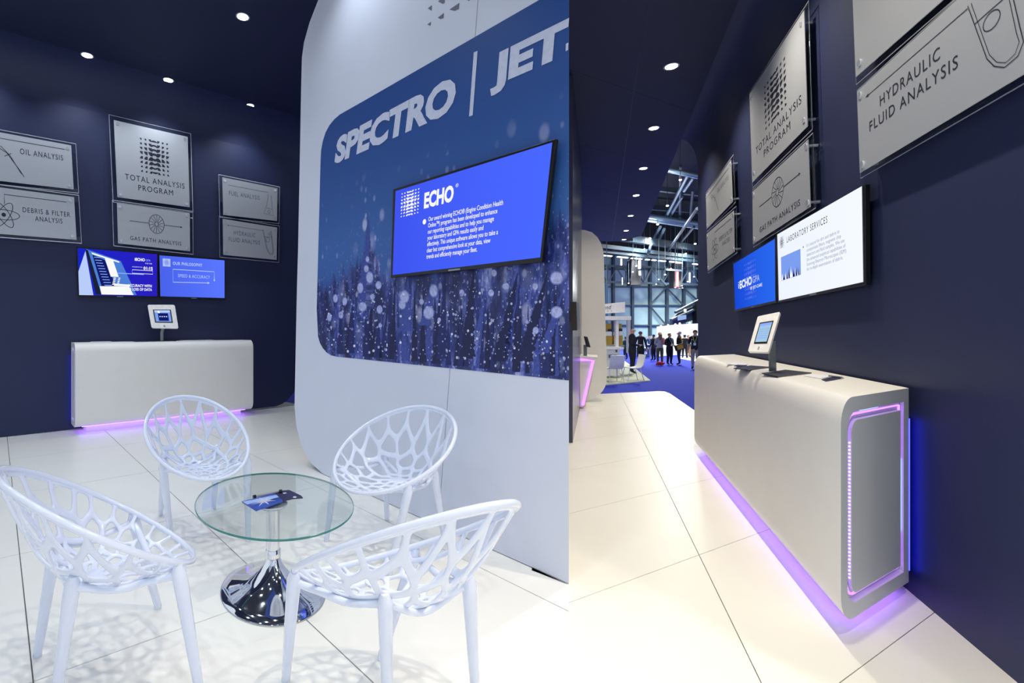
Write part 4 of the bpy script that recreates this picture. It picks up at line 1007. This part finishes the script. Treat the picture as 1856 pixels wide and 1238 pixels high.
# roof deck and what hangs under it
zr = 9.6
struct('ceiling', G().box((-14, -2, HC+zr), (44, 46, HC+zr+.2)), M['roof'])
def at_h(x, y, h): return dp(x, y, FO*h/(Y0-y))
pipes = [('thick pale duct, highest in view under the hall roof', [(1200, 305.5), (1270, 321)], 7.9, .13, 'duct'), ('second pale duct under the hall roof, below the highest one', [(1165, 391), (1275, 408)], 7.9, .22, 'duct'),
         ('grey pipe just under the second duct in the hall roof', [(1180, 399), (1275, 413)], 7.7, .16, 'duct')]
for lb, p, h, r, m in pipes:
    a, b = at_h(*p[0], h), at_h(*p[1], h); g = G().tube([a-(b-a)*.3, b+(b-a)*.5], r, 12); o = obj('duct', g, M[m], None, centre(g), smooth=True); tag(o, lb, 'duct', 'ducts under the hall roof')
beams = [([(1150, 434), (1275, 452)], 8.4, .5), ([(1190, 342), (1275, 352)], 8.6, .3), ([(1165, 375), (1275, 383)], 8.9, .35), ([(1140, 452), (1275, 468)], 8.6, .28), ([(1095, 456), (1275, 475)], 8.0, .2)]
for i, (p, h, r) in enumerate(beams):
    h = min(h, 43*(Y0-p[1][1])/FO); a, b = at_h(*p[0], h), at_h(*p[1], h); a = a-(b-a)*.6; u = (b-a).normalized()
    g = G().obox((a+b)/2, (b-a)/2, V((0,0,1)).cross(u)*r*.4, V((0,0,r*.5)))
    o = obj('roof_beam', g, M['hall_steel'], None, centre(g)); tag(o, ['deep steel beam crossing the hall roof', 'thin steel beam nearest the viewer in the hall roof', 'steel beam above the second duct in the hall roof', 'steel beam in front of the strip lights', 'lowest steel beam along the strip lights'][i], 'beam', 'beams of the hall roof')
for i, (p0, p1, h) in enumerate((((1246, 318), (1208, 392), 8.2), ((1256, 322), (1240, 346), 8.2), ((1236, 357), (1216, 390), 8.3), ((1197, 411), (1186, 430), 8.2), ((1180, 443), (1174, 462), 8.2), ((1204, 415), (1196, 432), 8.3))):
    h = min(h, 42*(Y0-max(p0[1], p1[1]))/FO); a, b = at_h(*p0, h), at_h(*p1, h); g = G().tube([a, b], .10, 6); o = obj('cable_tray', g, M['duct'], None, centre(g)); tag(o, ('long pale cable tray in front of the highest duct', 'short pale cable tray beside the navy wall at the highest duct', 'pale cable tray just above the second duct', 'pale cable tray under the second duct, nearer the white ceiling lights', 'lowest pale cable tray, by the strip lights', 'pale cable tray under the second duct, nearer the navy wall')[i], 'tray', 'cable trays under the hall roof')
for i, (p0, p1) in enumerate((((1264, 378), (1205, 463)), ((1258, 411), (1225, 450)), ((1234, 300), (1232, 405)), ((1256, 345), (1250, 405)))):
    h = min(8.0, 42*(Y0-max(p0[1], p1[1]))/FO)+.3; a, b = at_h(*p0, h), at_h(*p1, h); g = G().tube([a, b], .09, 6); o = obj('tie_rod', g, M['hall_steel'], None, centre(g)); tag(o, ('long dark slanting rod from the second duct down to the strip lights', 'shorter dark slanting rod beside the navy wall under the second duct', 'upright dark rod crossing from the highest duct to the second duct', 'short upright dark rod near the navy wall above the second duct')[i], 'rod', 'steel rods under the hall roof')
strips = [(1094, 463, 1109, 464.3), (1119, 465.5, 1138, 467.3), (1144, 468, 1163, 469.8), (1170, 470.4, 1177, 471), (1182, 471.2, 1189, 472), (1194, 472.6, 1206, 473.6), (1214, 474.2, 1222, 475), (1225, 474.8, 1236, 476.6), (1256, 478.3, 1267, 479.5)]
nth9 = ('first', 'second', 'third', 'fourth', 'fifth', 'sixth', 'seventh', 'eighth', 'ninth')
for x0, y0, x1, y1 in strips:
    a, b = dp(x0, y0, 41.5), dp(x1, y1, 41.5); g = G().obox((a+b)/2, (b-a)/2, V((0, .12, 0)), V((0, 0, .035))); o = obj('strip_light', g, M['tube_light'], None, centre(g)); tag(o, nth9[strips.index((x0, y0, x1, y1))]+' strip light in the far hall row, counted from the white end panel', 'light', 'strip lights along the far roof edge')
for ti, (x0, y0, x1, y1, wv) in enumerate(((1126.2, 469, 1126.2, 481, .045), (1159, 472, 1159, 487, .08), (1159.5, 491, 1160, 499, .06), (1250, 494, 1250, 512, .035), (1128, 503, 1128, 516, .025))):
    a, b = dp(x0, y0, 39.5), dp(x1, y1, 39.5); g = G().obox((a+b)/2, V((wv, 0, 0)), V((0, wv, 0)), (b-a)/2); o = obj('tube_lamp', g, M['tube_light'], None, centre(g)); tag(o, ('upright white tube lamp nearest the white end panel, upper one', 'large upright white tube lamp on the black hanging box, upper', 'upright white tube lamp on the black hanging box, lower', 'upright white tube lamp between the red banner and the navy wall', 'thin upright white tube lamp near the white end panel, lower one')[ti], 'light', 'upright tube lamps in the hall')
bn = thing('banner', 'narrow red and white banner hanging high in front of the far hall wall', 'banner', dp(1228, 523, 39.5))
a, b = dp(1225.5, 521, 39.5), dp(1230.5, 490, 39.5); part(bn, 'red_cloth', G().box((a.x, 39.5, a.z), (b.x, 39.56, b.z)), M['red'])
a, b = dp(1226.6, 519, 39.45), dp(1229.4, 493, 39.45); part(bn, 'white_stripe', G().box((a.x, 39.44, a.z), (b.x, 39.48, b.z)), M['white'], 'white stripe'); part(bn, 'hanger', bar(G(), dp(1228, 490, 39.5), V((dp(1228, 490, 39.5).x, 39.5, HC+zr)), .02), M['hall_steel']); part(bn, 'top_rail', bar(G(), dp(1208, 488.5, 39.5), dp(1237, 490.5, 39.5), .09), M['duct'])
lamps = [(1233,326.2,1.0),(1209.5,373,.95),(1192,406.6,.9),(1178,432,.85),(1167.5,452.4,.8),(1259.8,442,.85),(1242.4,460.5,.8),(1160,469,.7),(1153,482,.65),(1147,493,.6),(1142.5,505.5,.55),(1139.4,513.4,.5),(1215.8,487.4,.65),(1205.5,498,.6),(1194,506.5,.5),(1189.3,515.2,.5),(1257.8,501.8,.5),(1246.5,510.4,.5),(1224,521.3,.4),(1236,518,.45),(1237,522,.4)]
for i, (x, y, s_) in enumerate(lamps):
    Y_ = min(FO*7.4/(Y0-y), 40.5-(i % 5)*.6); P = dp(x, y, Y_); r_ = 2.4*s_/FO*Y_
    nth = ('first', 'second', 'third', 'fourth', 'fifth', 'sixth', 'seventh', 'eighth', 'ninth', 'tenth')
    if i < 5 or 7 <= i < 12: lb = nth[i if i < 5 else i-2]+' round lamp, counted from the top, in the long slanting line under the hall roof'
    elif i < 7: lb = ('upper', 'lower')[i-5]+' of two large round lamps beside the navy wall under the hall roof'
    elif i < 16: lb = nth[i-12]+' round lamp, counted from the top, in the short line before the hall truss'
    else: lb = ('small round lamp high beside the navy wall before the far hall wall', 'small round lamp low beside the navy wall before the far hall wall', 'small round lamp at the red banner foot, away from the navy wall', 'tiny upper round lamp beside the lower end of the red banner', 'tiny lower round lamp beside the lower end of the red banner')[i-16]
    t = thing('high_bay_lamp', lb, 'lamp', P, 'round lamps under the hall roof')
    part(t, 'lens', G().sphere(P, r_, 10, 6, (1, 1, .65)), M['lamp_hall']); part(t, 'housing', G().lathe([(r_*.9, r_*.55), (r_*.5, r_*1.1), (.03, r_*1.3)], P, 10), M['black']); part(t, 'suspension_rod', G().tube([P+V((0, 0, r_*1.2)), V((P.x, P.y, HC+zr))], .015, 5), M['hall_steel'])
    pt_ = bpy.data.lights.new('hall_glow', 'POINT'); pt_.energy = 45 if i < 8 else 60; pt_.shadow_soft_size = .3; po = bpy.data.objects.new('lamp_glow', pt_); C.objects.link(po); po.parent = t; po.location = (0, 0, -r_*1.5)
    if i < 8:
        ld = bpy.data.lights.new('hall_spot', 'SPOT'); ld.spot_size = math.radians(155); ld.spot_blend = .7; ld.energy = HALL_W*(1.7 if i < 3 else 1); ld.color = (.95, .98, 1); ld.shadow_soft_size = .3
        lo = bpy.data.objects.new('lamp_beam', ld); C.objects.link(lo); lo.parent = t; lo.location = (0, 0, -r_)
# ---- white booth, dark roofed stand
def gh(x, y): return gp(x, y, HZ)
t = thing('white_booth', 'bright white booth walls behind the crowd, strong light given as glow', 'booth', gh(1230, 648))
Ya = gh(1194, 646).y; Yb_ = gh(1300, 644).y
a0, a1 = dp(1194, 646, Ya), dp(1194, 592, Ya); b0, b1 = dp(1225, 646, Ya+1.5), dp(1225, 588.5, Ya+1.5); c0, c1 = dp(1285, 648, Ya+.5), dp(1285, 585.5, Ya+.5)
for p in (a0, b0, c0): p.z = HZ
for p, q_ in (((a0, b0, b1, a1)), ((b0, c0, c1, b1))) if False else (): pass
part(t, 'lit_wall', G().hexa([a0, b0, b1, a1], [p+V((0, .25, 0)) for p in (a0, b0, b1, a1)]), M['self_lit'])  # walls glow by themselves in place of strong light falling on them
part(t, 'lit_wall', G().hexa([b0, c0, c1, b1], [p+V((0, .25, 0)) for p in (b0, c0, c1, b1)]), M['self_lit'])
for x, y in ((1198, 591), (1211, 589.5), (1224, 588), (1232, 586.5), (1250, 585.5)): part(t, 'spot_head', G().sphere(dp(x, y, Ya+.3), .06, 8, 6), M['tube_light'])
t = thing('dark_stand', 'dark roofed stand with a pale sign board, above the white booth', 'booth', dp(1245, 590, Ya+5))
Yd = Ya+5
rf = [dp(1209, 592, Yd), dp(1270, 562, Yd), dp(1270, 541, Yd), dp(1226, 564, Yd), dp(1219, 579, Yd)]
rf = [dp(1226, 564, Yd), dp(1272, 540.5, Yd), dp(1272, 548, Yd), dp(1227, 568, Yd)]
part(t, 'roof_edge', G().prism(rf, (0, .3, 0)), M['hall_steel'])
part(t, 'fascia', G().prism([dp(1228, 568, Yd+.4), dp(1272, 548, Yd+.4), dp(1272, 575, Yd+.4), dp(1219, 592, Yd+.4), dp(1219, 579, Yd+.4)], (0, .3, 0)), mat('stand_fascia', '#3a4448', .6))
part(t, 'lower_rail', G().prism([dp(1219, 578, Yd), dp(1266, 557, Yd), dp(1266, 560, Yd), dp(1219, 582, Yd)], (0, .4, 0)), M['hall_steel'])
part(t, 'sign_board', G().prism([dp(1229.5, 573, Yd-.1), dp(1244, 570.5, Yd-.1), dp(1244, 578.5, Yd-.1), dp(1229.5, 581, Yd-.1)], (0, .1, 0)), mat('pale_board', '#8fa4b4', .5))
part(t, 'lamp', G().box(tuple(dp(1242.5, 565, Yd-.3)), tuple(dp(1244, 560, Yd-.3)+V((0, .2, 0)))), M['tube_light'])
part(t, 'post', G().box((dp(1262.5, 590, Yd-.2).x, Yd-.2, HZ), tuple(dp(1269, 546, Yd-.2)+V((0, .5, 0)))), M['black'])
struct('floor', G().prism([gh(1233, 650.5), gh(1275, 658), gh(1290, 652), gh(1290, 645), gh(1230, 646)], (0, 0, .012)), M['beige'])
# ---- display stand with amber blocks
bz = HZ+.03
fl = [gh(1085, 700), gh(1179, 691), gh(1155, 672), gh(1128, 652), gh(1085, 652)]
struct('floor', G().prism(fl, (0, 0, .03)), M['beige'])
t = thing('display_tower', 'open white shelving stand with posts and a flat canopy, behind the white end panel', 'stand', gh(1115, 690))
Ys = gh(1115, 686).y
def bx(x0, y0, x1, y1, Y_, dep): a, b = dp(x0, y1, Y_), dp(x1, y0, Y_); return G().box((a.x, Y_, a.z), (b.x, Y_+dep, b.z))
part(t, 'canopy', bx(1080, 573, 1144, 580, Ys, 2.2), M['white']); 
for x0, x1, d_ in ((1116.5, 1121.5, .05), (1138, 1143, 1.9)): part(t, 'post', bx(x0, 579, x1, 640, Ys+d_, .14), M['white'])
part(t, 'shelf', bx(1085, 603.5, 1132, 606, Ys+.2, .5), M['glass']); part(t, 'shelf', bx(1085, 625.5, 1132, 628, Ys+.15, .6), M['grey'])
for i, (x0, y0, x1, y1) in enumerate(((1098, 586.5, 1108.5, 600), (1098, 609, 1109.5, 625.5), (1114, 609, 1116.3, 624), (1122.5, 608, 1129, 625), (1122, 586.5, 1127, 598))):
    g = bx(x0, y0, x1, y1, Ys+.35, .3); o = obj('display_block', g, M['amber'], None, centre(g), bevel=.01); tag(o, ['large amber block on the upper glass shelf of the display', 'large amber block on the lower shelf of the display', 'thin amber block beside the display post', 'amber block on the lower shelf past the post', 'small amber block on the upper shelf past the post'][i], 'block', 'amber display blocks')
for i, (x0, y0, x1, y1, m) in enumerate(((1105, 596.5, 1108.5, 600.5, 'black'), (1123.5, 595.5, 1128, 600.5, 'black'), (1097.5, 601.5, 1109, 608.8, 'white'), (1114, 602, 1119, 608, 'white'), (1122.5, 600.5, 1129, 607.8, 'white'))):
    g = bx(x0, y0, x1, y1, Ys+.15, .14); o = obj('display_box', g, M[m], None, centre(g)); tag(o, ['small black box before the large upper amber block', 'small black box on the upper shelf past the display post', 'wide white carton between the two large amber blocks', 'narrow white carton at the display post', 'white carton above the amber block past the post'][i], 'box', 'small boxes on the display')
t = thing('display_counter', 'low white counter with small boxes under the amber blocks', 'counter', gh(1115, 690))
part(t, 'worktop', bx(1094, 629, 1131, 633, Ys-.3, .9), M['white']); part(t, 'body', bx(1096, 633, 1124, 681, Ys-.1, .6), M['white'])
for x0, y0, x1, y1 in ((1104, 643, 1109.5, 649), (1116.5, 634, 1119, 638.5), (1112, 643.5, 1118, 648)): part(t, 'panel_print', bx(x0, y0, x1, y1, Ys-.13, .03), M['ink_soft'])
t = thing('hanging_sign', 'white hanging sign board with grey script, over the display stand', 'sign', dp(1110, 568, Ys+.1))
a = [dp(1078, 553, Ys), dp(1133, 547, Ys+.3), dp(1133, 566, Ys+.3), dp(1078, 569.5, Ys)]; part(t, 'board', G().hexa(a, [p+V((0, .1, 0)) for p in a]), M['white'])
q = Q(a[0], a[1], a[2], a[3], V((0, -1, 0))); g = G(); put_text(g, q, 'und', .27, .42, .545, .86, .01, shear=.25); put_text(g, q, 'E   R   S', .30, .16, .56, .28, .01); part(t, 'lettering', g, M['ink_soft'])
for x in (1099.5,): part(t, 'suspension_rod', bar(G(), dp(x, 551, Ys+.2), V((dp(x, 517, Ys+.2).x, Ys+.2, HC+zr)), .012), M['duct'])
g = bx(1095.5, 516, 1102, 551, Ys+2.5, .2); g = G().box((g.v[0].x, Ys+2.5, HZ+.03), (g.v[1].x, Ys+2.7, max(p.z for p in g.v))); o = obj('light_column', g, mat('blue_post', '#5f9fd0', .4), None, centre(g)); tag(o, 'pale blue upright post behind the hanging sign board', 'post')
def hall_chair(label, P, yaw):
    t = thing('stacking_chair', label, 'chair', P, 'white chairs at the hall stand')
    R_ = Matrix.Rotation(yaw, 3, 'Z'); X = lambda p: P + R_ @ V(p)
    prof = [(-.24, .44), (-.12, .425), (.05, .425), (.17, .45), (.22, .52), (.25, .64), (.29, .84)]
    f = [V((-.22, y, z)) for y, z in prof]; b = [V((.22, y, z)) for y, z in prof]
    g = G(); n = len(prof)
    top = [X(p) for p in f+b]; bot = [X(p+V((0, .0, -.025)) if i % n < 4 else p+V((0, .025, -.005))) for i, p in enumerate(f+b)]
    g.add(top+bot, [(i, i+1, n+i+1, n+i) for i in range(n-1)]+[(2*n+n+i, 2*n+n+i+1, 2*n+i+1, 2*n+i) for i in range(n-1)]+[(i+1, i, 2*n+i, 2*n+i+1) for i in range(n-1)]+[(n+i, n+i+1, 3*n+i+1, 3*n+i) for i in range(n-1)]+[(0, n, 3*n, 2*n), (2*n-1, n-1, 3*n-1, 4*n-1)])
    part(t, 'seat_shell', g, M['white'], smooth=True)
    for sx in (-1, 1):
        for y0, y1 in ((-.18, -.26), (.14, .26)): part(t, 'leg', G().tube([X((.19*sx, y0, .425)), X((.22*sx, y1, .0))], .012, 6), M['steel'])
P = gp(1112, 692, bz); hall_chair('white chair seen from the back at the low display counter', V((P.x, P.y, bz)), math.pi)
P = gp(1147, 690, bz); hall_chair('white chair side on at the edge of the hall stand carpet', V((P.x, P.y, bz)), -math.pi*.5)
t = thing('reception_desk', 'blue grey reception desk with a pale rail, behind the walking people', 'desk', gh(1172, 648))
Yk = gh(1170, 649).y
part(t, 'body', bx(1163, 633, 1177, 648, Yk, .6), mat('desk_blue', '#39546e', .5)); part(t, 'worktop', bx(1162, 630.5, 1178, 633, Yk-.1, .8), M['grey'])
part(t, 'rail', G().tube([dp(1168, 624, Yk-.3), dp(1180, 625, Yk-.3), dp(1180.5, 652, Yk-.3)], .035, 6), M['white']); part(t, 'panel_print', bx(1168, 636, 1173, 642, Yk-.03, .03), M['white'])
g = bx(1140, 609, 1196, 640, Yk+2.5, .2); o = obj('booth_panel', g, mat('pale_panel', '#a9bcc6', .6), None, centre(g)); tag(o, 'pale blue grey low booth wall behind the reception desk', 'panel')

# ------------------------------------------------------------------ people
PM = {}
def pmat(c, r=.75):
    if c not in PM: PM[c] = mat('cloth_'+c[1:], c, r, noise=.12, scale=25)
    return PM[c]
def person(label, fx, fy, ytop, yaw, top, legs, shoes='#15151a', skin='#d8a68c', hair='#4a3a30', arms='down', stride=0.0, long_hair=False, lanyard=None, short=False, bald=False, z=HZ, wide=1.0, belt=.5):
    F_ = gp(fx, fy, z); Hh = (dp(fx, ytop, F_.y).z - z)
    R_ = Matrix.Rotation(yaw, 3, 'Z'); X = lambda p: V((p[0], p[1], p[2]))*Hh
    t = thing('person', label, 'person', F_)
    J = {}; J['pel'] = (0, 0, .515, .078*wide, 'L'); J['wai'] = (0, -.005, .60, .076*wide, 'T'); J['che'] = (0, -.005, .715, .088*wide, 'T'); J['nb'] = (0, .008, .815, .052, 'T'); J['nk'] = (0, 0, .862, .029, 'S'); J['hd'] = (0, -.012, .902, .046, 'S'); J['ht'] = (0, -.006, .955, .046, 'S')
    E = [('pel','wai'),('wai','che'),('che','nb'),('nb','nk'),('nk','hd'),('hd','ht')]
    for s, n in ((-1, 'l'), (1, 'r')):
        st = stride*s
        J[n+'hip'] = (.05*s, 0, .485, .064*wide, 'L'); J[n+'kn'] = (.056*s, -.5*st-.012, .28, .044, 'L'); J[n+'an'] = (.06*s, -st+.015, .055, .029, 'L'); J[n+'to'] = (.068*s, -st-.075, .022, .021, 'B')
        J[n+'sh'] = (.100*s, .006, .795, .044, 'T')
        if arms == 'front': J[n+'el'] = (.138*s, .02, .635, .031, 'T'); J[n+'wr'] = (.055*s, -.125, .60, .023, 'T'); J[n+'ha'] = (.018*s, -.155, .605, .022, 'S')
        elif arms == 'fold' : J[n+'el'] = (.130*s, -.02, .65, .031, 'T'); J[n+'wr'] = (.03*s, -.115, .70, .023, 'T'); J[n+'ha'] = (-.03*s, -.125, .72, .022, 'S')
        else: J[n+'el'] = (.142*s, .02, .635, .031, 'T'); J[n+'wr'] = (.15*s, -.03-.25*st*-1, .505, .022, 'T' if not short else 'S'); J[n+'ha'] = (.15*s, -.045-.25*st*-1, .46, .021, 'S')
        E += [('pel', n+'hip'), (n+'hip', n+'kn'), (n+'kn', n+'an'), (n+'an', n+'to'), ('nb', n+'sh'), (n+'sh', n+'el'), (n+'el', n+'wr'), (n+'wr', n+'ha')]
    names = list(J); me = bpy.data.meshes.new('body'); me.from_pydata([X(J[k]) for k in names], [(names.index(a), names.index(b)) for a, b in E], [])
    o = bpy.data.objects.new('tmp', me); C.objects.link(o); m = o.modifiers.new('skin', 'SKIN'); m.use_smooth_shade = True
    for i, k in enumerate(names):
        sv = me.skin_vertices[0].data[i]; sv.radius = (J[k][3]*Hh, J[k][3]*Hh*(.78 if k in ('che', 'wai', 'nb') else 1)); sv.use_root = (k == 'pel')
    m = o.modifiers.new('sub', 'SUBSURF'); m.levels = 1; m.render_levels = 1
    dg = bpy.context.evaluated_depsgraph_get(); e = bpy.data.meshes.new_from_object(o.evaluated_get(dg))
    g = G(); vs = [v.co.copy() for v in e.vertices]; kz = Hh*(1.0 if bald else .985)/max(v.z for v in vs); vs = [v*kz for v in vs]; Hh = Hh*kz
    segs = [(X(J[a]), X(J[b]), J[b][4] if J[b][4] != 'L' or J[a][4] == 'L' else 'L') for a, b in E]
    zi = belt*Hh
    g.v = vs
    for p in e.polygons:
        c = sum((vs[i] for i in p.vertices), V())/len(p.vertices); best = None
        for a, b, tg in segs:
            ab = b-a; s_ = max(0, min(1, (c-a).dot(ab)/max(ab.length_squared, 1e-9))); d_ = (a+ab*s_-c).length
            if best is None or d_ < best[0]: best = (d_, tg, s_)
        tg = best[1]
        if tg in 'TL' and abs(c.x) < .11*Hh: tg = 'T' if c.z > zi and tg != 'S' else 'L'
        g.f.append(list(p.vertices)); g.mi.append('TLSB'.index(tg))
    bpy.data.objects.remove(o); bpy.data.meshes.remove(e)
    hd = X(J['hd']); hr = .046*Hh
    g.sphere(hd+V((0, -.05*Hh, .008*Hh)), .010*Hh, 6, 4, (.8, 1.2, 1.3), 2)                       # nose
    for s in (-1, 1):
        g.sphere(hd+V((.048*Hh*s, .0, .012*Hh)), .012*Hh, 6, 4, (.5, .8, 1.3), 2)                # ears
        g.sphere(hd+V((.018*Hh*s, -.042*Hh, .026*Hh)), .006*Hh, 6, 4, (1, .7, .7), 3)           # eyes
        n = 'l' if s < 0 else 'r'; h0, w0 = X(J[n+'ha']), X(J[n+'wr']); d_ = (h0-w0).normalized(); sd = V((1, 0, 0)) if abs(d_.x) < .8 else V((0, 0, 1))
        sd = (sd-d_*sd.dot(d_)).normalized()
        for k, ln in enumerate((.030, .036, .039, .034)):
            b0 = h0+d_*.012*Hh+sd*(k-1.5)*.0095*Hh; cu = d_.cross(sd)
            g.tube([b0, b0+d_*ln*.55*Hh, b0+d_*ln*Hh*.95+cu*.008*Hh], [.0055*Hh, .005*Hh, .0035*Hh], 5, mi=2)
        b0 = h0-sd*.014*Hh; g.tube([b0, b0-sd*.012*Hh+d_*.016*Hh, b0-sd*.010*Hh+d_*.030*Hh], [.006*Hh, .0055*Hh, .004*Hh], 5, mi=2)
    g.sphere(hd+V((0, -.041*Hh, -.022*Hh)), .010*Hh, 6, 4, (1.5, .5, .35), 4)                    # mouth
    W_ = lambda p: F_ + R_ @ p
    gw = G(); gw.v = [W_(p) for p in g.v]; gw.f = g.f; gw.mi = g.mi
    part(t, 'body', gw, [pmat(top), pmat(legs), pmat(skin, .55), pmat(shoes, .4), pmat('#a8605a', .5)], smooth='all')
    if not bald:
        hg = G(); c = X(J['ht'])+V((0, .010*Hh, -.020*Hh)); s_ = G().sphere((0, 0, 0), .053*Hh, 14, 10)
        vv = [V((p.x*.98, p.y*1.08, p.z*1.0)) for p in s_.v]; keep = [f for f in s_.f if sum(vv[i].z for i in f)/len(f) + sum(vv[i].y for i in f)/len(f)*1.3 > .004*Hh]
        hg.add([W_(c+p) for p in vv], keep)
        if long_hair: hg.tube([W_(c+V((0, .03*Hh, .01*Hh))), W_(c+V((0, .055*Hh, -.05*Hh))), W_(c+V((0, .06*Hh, -.13*Hh))), W_(c+V((0, .055*Hh, -.19*Hh)))], [.045*Hh, .05*Hh, .045*Hh, .02*Hh], 10)
        part(t, 'hair', hg, pmat(hair, .6), smooth='all')
    if lanyard:
        lg = G().tube([W_(X((-.045, -.03, .83))), W_(X((-.03, -.085, .76))), W_(X((0, -.105, .66)))], .006*Hh, 5); lg.tube([W_(X((.045, -.03, .83))), W_(X((.03, -.085, .76))), W_(X((0, -.105, .66)))], .006*Hh, 5)
        ly = part(t, 'lanyard', lg, pmat(lanyard)); part(ly, 'name_badge', G().obox(W_(X((0, -.11, .635))), R_ @ X((.028, 0, 0)), R_ @ X((0, .004, 0)), X((0, 0, .030))), M['white'])
    return t, W_, X
SK = '#d3a48a'
person('bald man in a dark suit, side on, hands together before his belly', 1146, 677.5, 596.5, math.radians(78), '#1d2230', '#191c28', arms='front', bald=True, wide=1.25, z=bz, belt=.44)
person('man in a dark suit striding away behind the bald man', 1161, 663.5, 601.5, math.radians(140), '#1c2026', '#15171c', hair='#6b5c4c', stride=.12, belt=.44)
person('person in dark green clothes standing behind the bald man', 1134, 652, 611, math.radians(200), '#1e3a3a', '#12202c', hair='#2a2420')
person('man in a blue suit standing behind the reception desk', 1177, 646, 608.5, 0, '#32507c', '#24344e', hair='#1c1a1a', lanyard='#b8c4dc')
person('man in a black jacket bent toward the woman, seen from his back', 1184.5, 654, 607, math.radians(200), '#181a22', '#15171e', hair='#2a241e')
tw, W_, X = person('woman with long hair in a pale sweater and olive trousers, seen from behind', 1196, 661, 603.5, math.radians(165), '#b9b9b4', '#57563a', hair='#8a6a50', long_hair=True, arms='front', wide=1.05)
sg = G().tube([W_(X((-.08, .05, .80))), W_(X((-.09, .085, .70))), W_(X((-.075, .09, .62)))], [.035, .05, .03], 8); sf_ = obj('scarf', sg, mat('pink_scarf', '#d47a80', .8), tw, TH[tw])
person('man in a black suit with a pale lanyard, facing the viewer, beside the woman', 1213.5, 661.5, 605, math.radians(12), '#14161e', '#11131a', hair='#8a7a6a', lanyard='#9fc0d8', wide=1.2, arms='front', belt=.46)
person('grey haired man in a black suit carrying the yellow bag', 1231, 661.5, 601.5, math.radians(-120), '#16181f', '#1c2430', hair='#b9b4ae', wide=1.15, belt=.46)
person('man in black clothes walking away behind the yellow bag', 1241, 649.5, 607.5, math.radians(160), '#15171d', '#14161b', hair='#1c1a1a', stride=.08)
person('person in a grey green shirt and tan shorts before the white booth', 1247.5, 648, 608.5, math.radians(10), '#51686a', '#b08a6c', hair='#6a5444', lanyard='#d8dce0')
person('small distant person in dark clothes between the tan shorts and the khaki trousers', 1252, 646, 611.5, 0, '#2c3a44', '#2a3038', hair='#2a2420')
person('man in a black polo shirt and khaki trousers with a lanyard, beside the navy wall', 1260, 670, 599.5, math.radians(-35), '#161a20', '#a89a88', hair='#4c3a30', lanyard='#c8d890', short=True, stride=.06, wide=1.05, belt=.50)
# bags
Yb2 = gh(1231, 661.5).y-.32
t = thing('shoulder_bag', 'yellow and black shoulder bag on the grey haired man', 'bag', dp(1232, 634, Yb2))
c_ = dp(1231.5, 629, Yb2); ux = V((.19, 0, .06)); uz = V((-.04, 0, .13)); part(t, 'bag_body', G().obox(c_-V((0, 0, 0)), ux, V((0, .06, 0)), uz), M['black'], bevel=.015)
part(t, 'front_flap', G().obox(c_-V((0, .065, 0)), ux*.68, V((0, .012, 0)), uz*.68), M['yellow'], 'yellow flap'); part(t, 'strap', G().tube([c_+ux*.9+uz*.6, dp(1236, 617, Yb2+.05), dp(1233, 610, Yb2+.12)], .022, 6), M['yellow'])
P = gh(1198, 664); g = G(); rr = random.Random(3)
for k in range(9): g.sphere(P+V((rr.uniform(-.13, .13), rr.uniform(-.06, .06), .07+.10*rr.random())), .075, 8, 6, (1.1, 1, .8))
o = obj('tote_bag', g, mat('red_bag', '#d9413a', .7, noise=.25, scale=8), None, P, smooth='all'); tag(o, 'crumpled red bag lying at the feet of the long haired woman', 'bag')
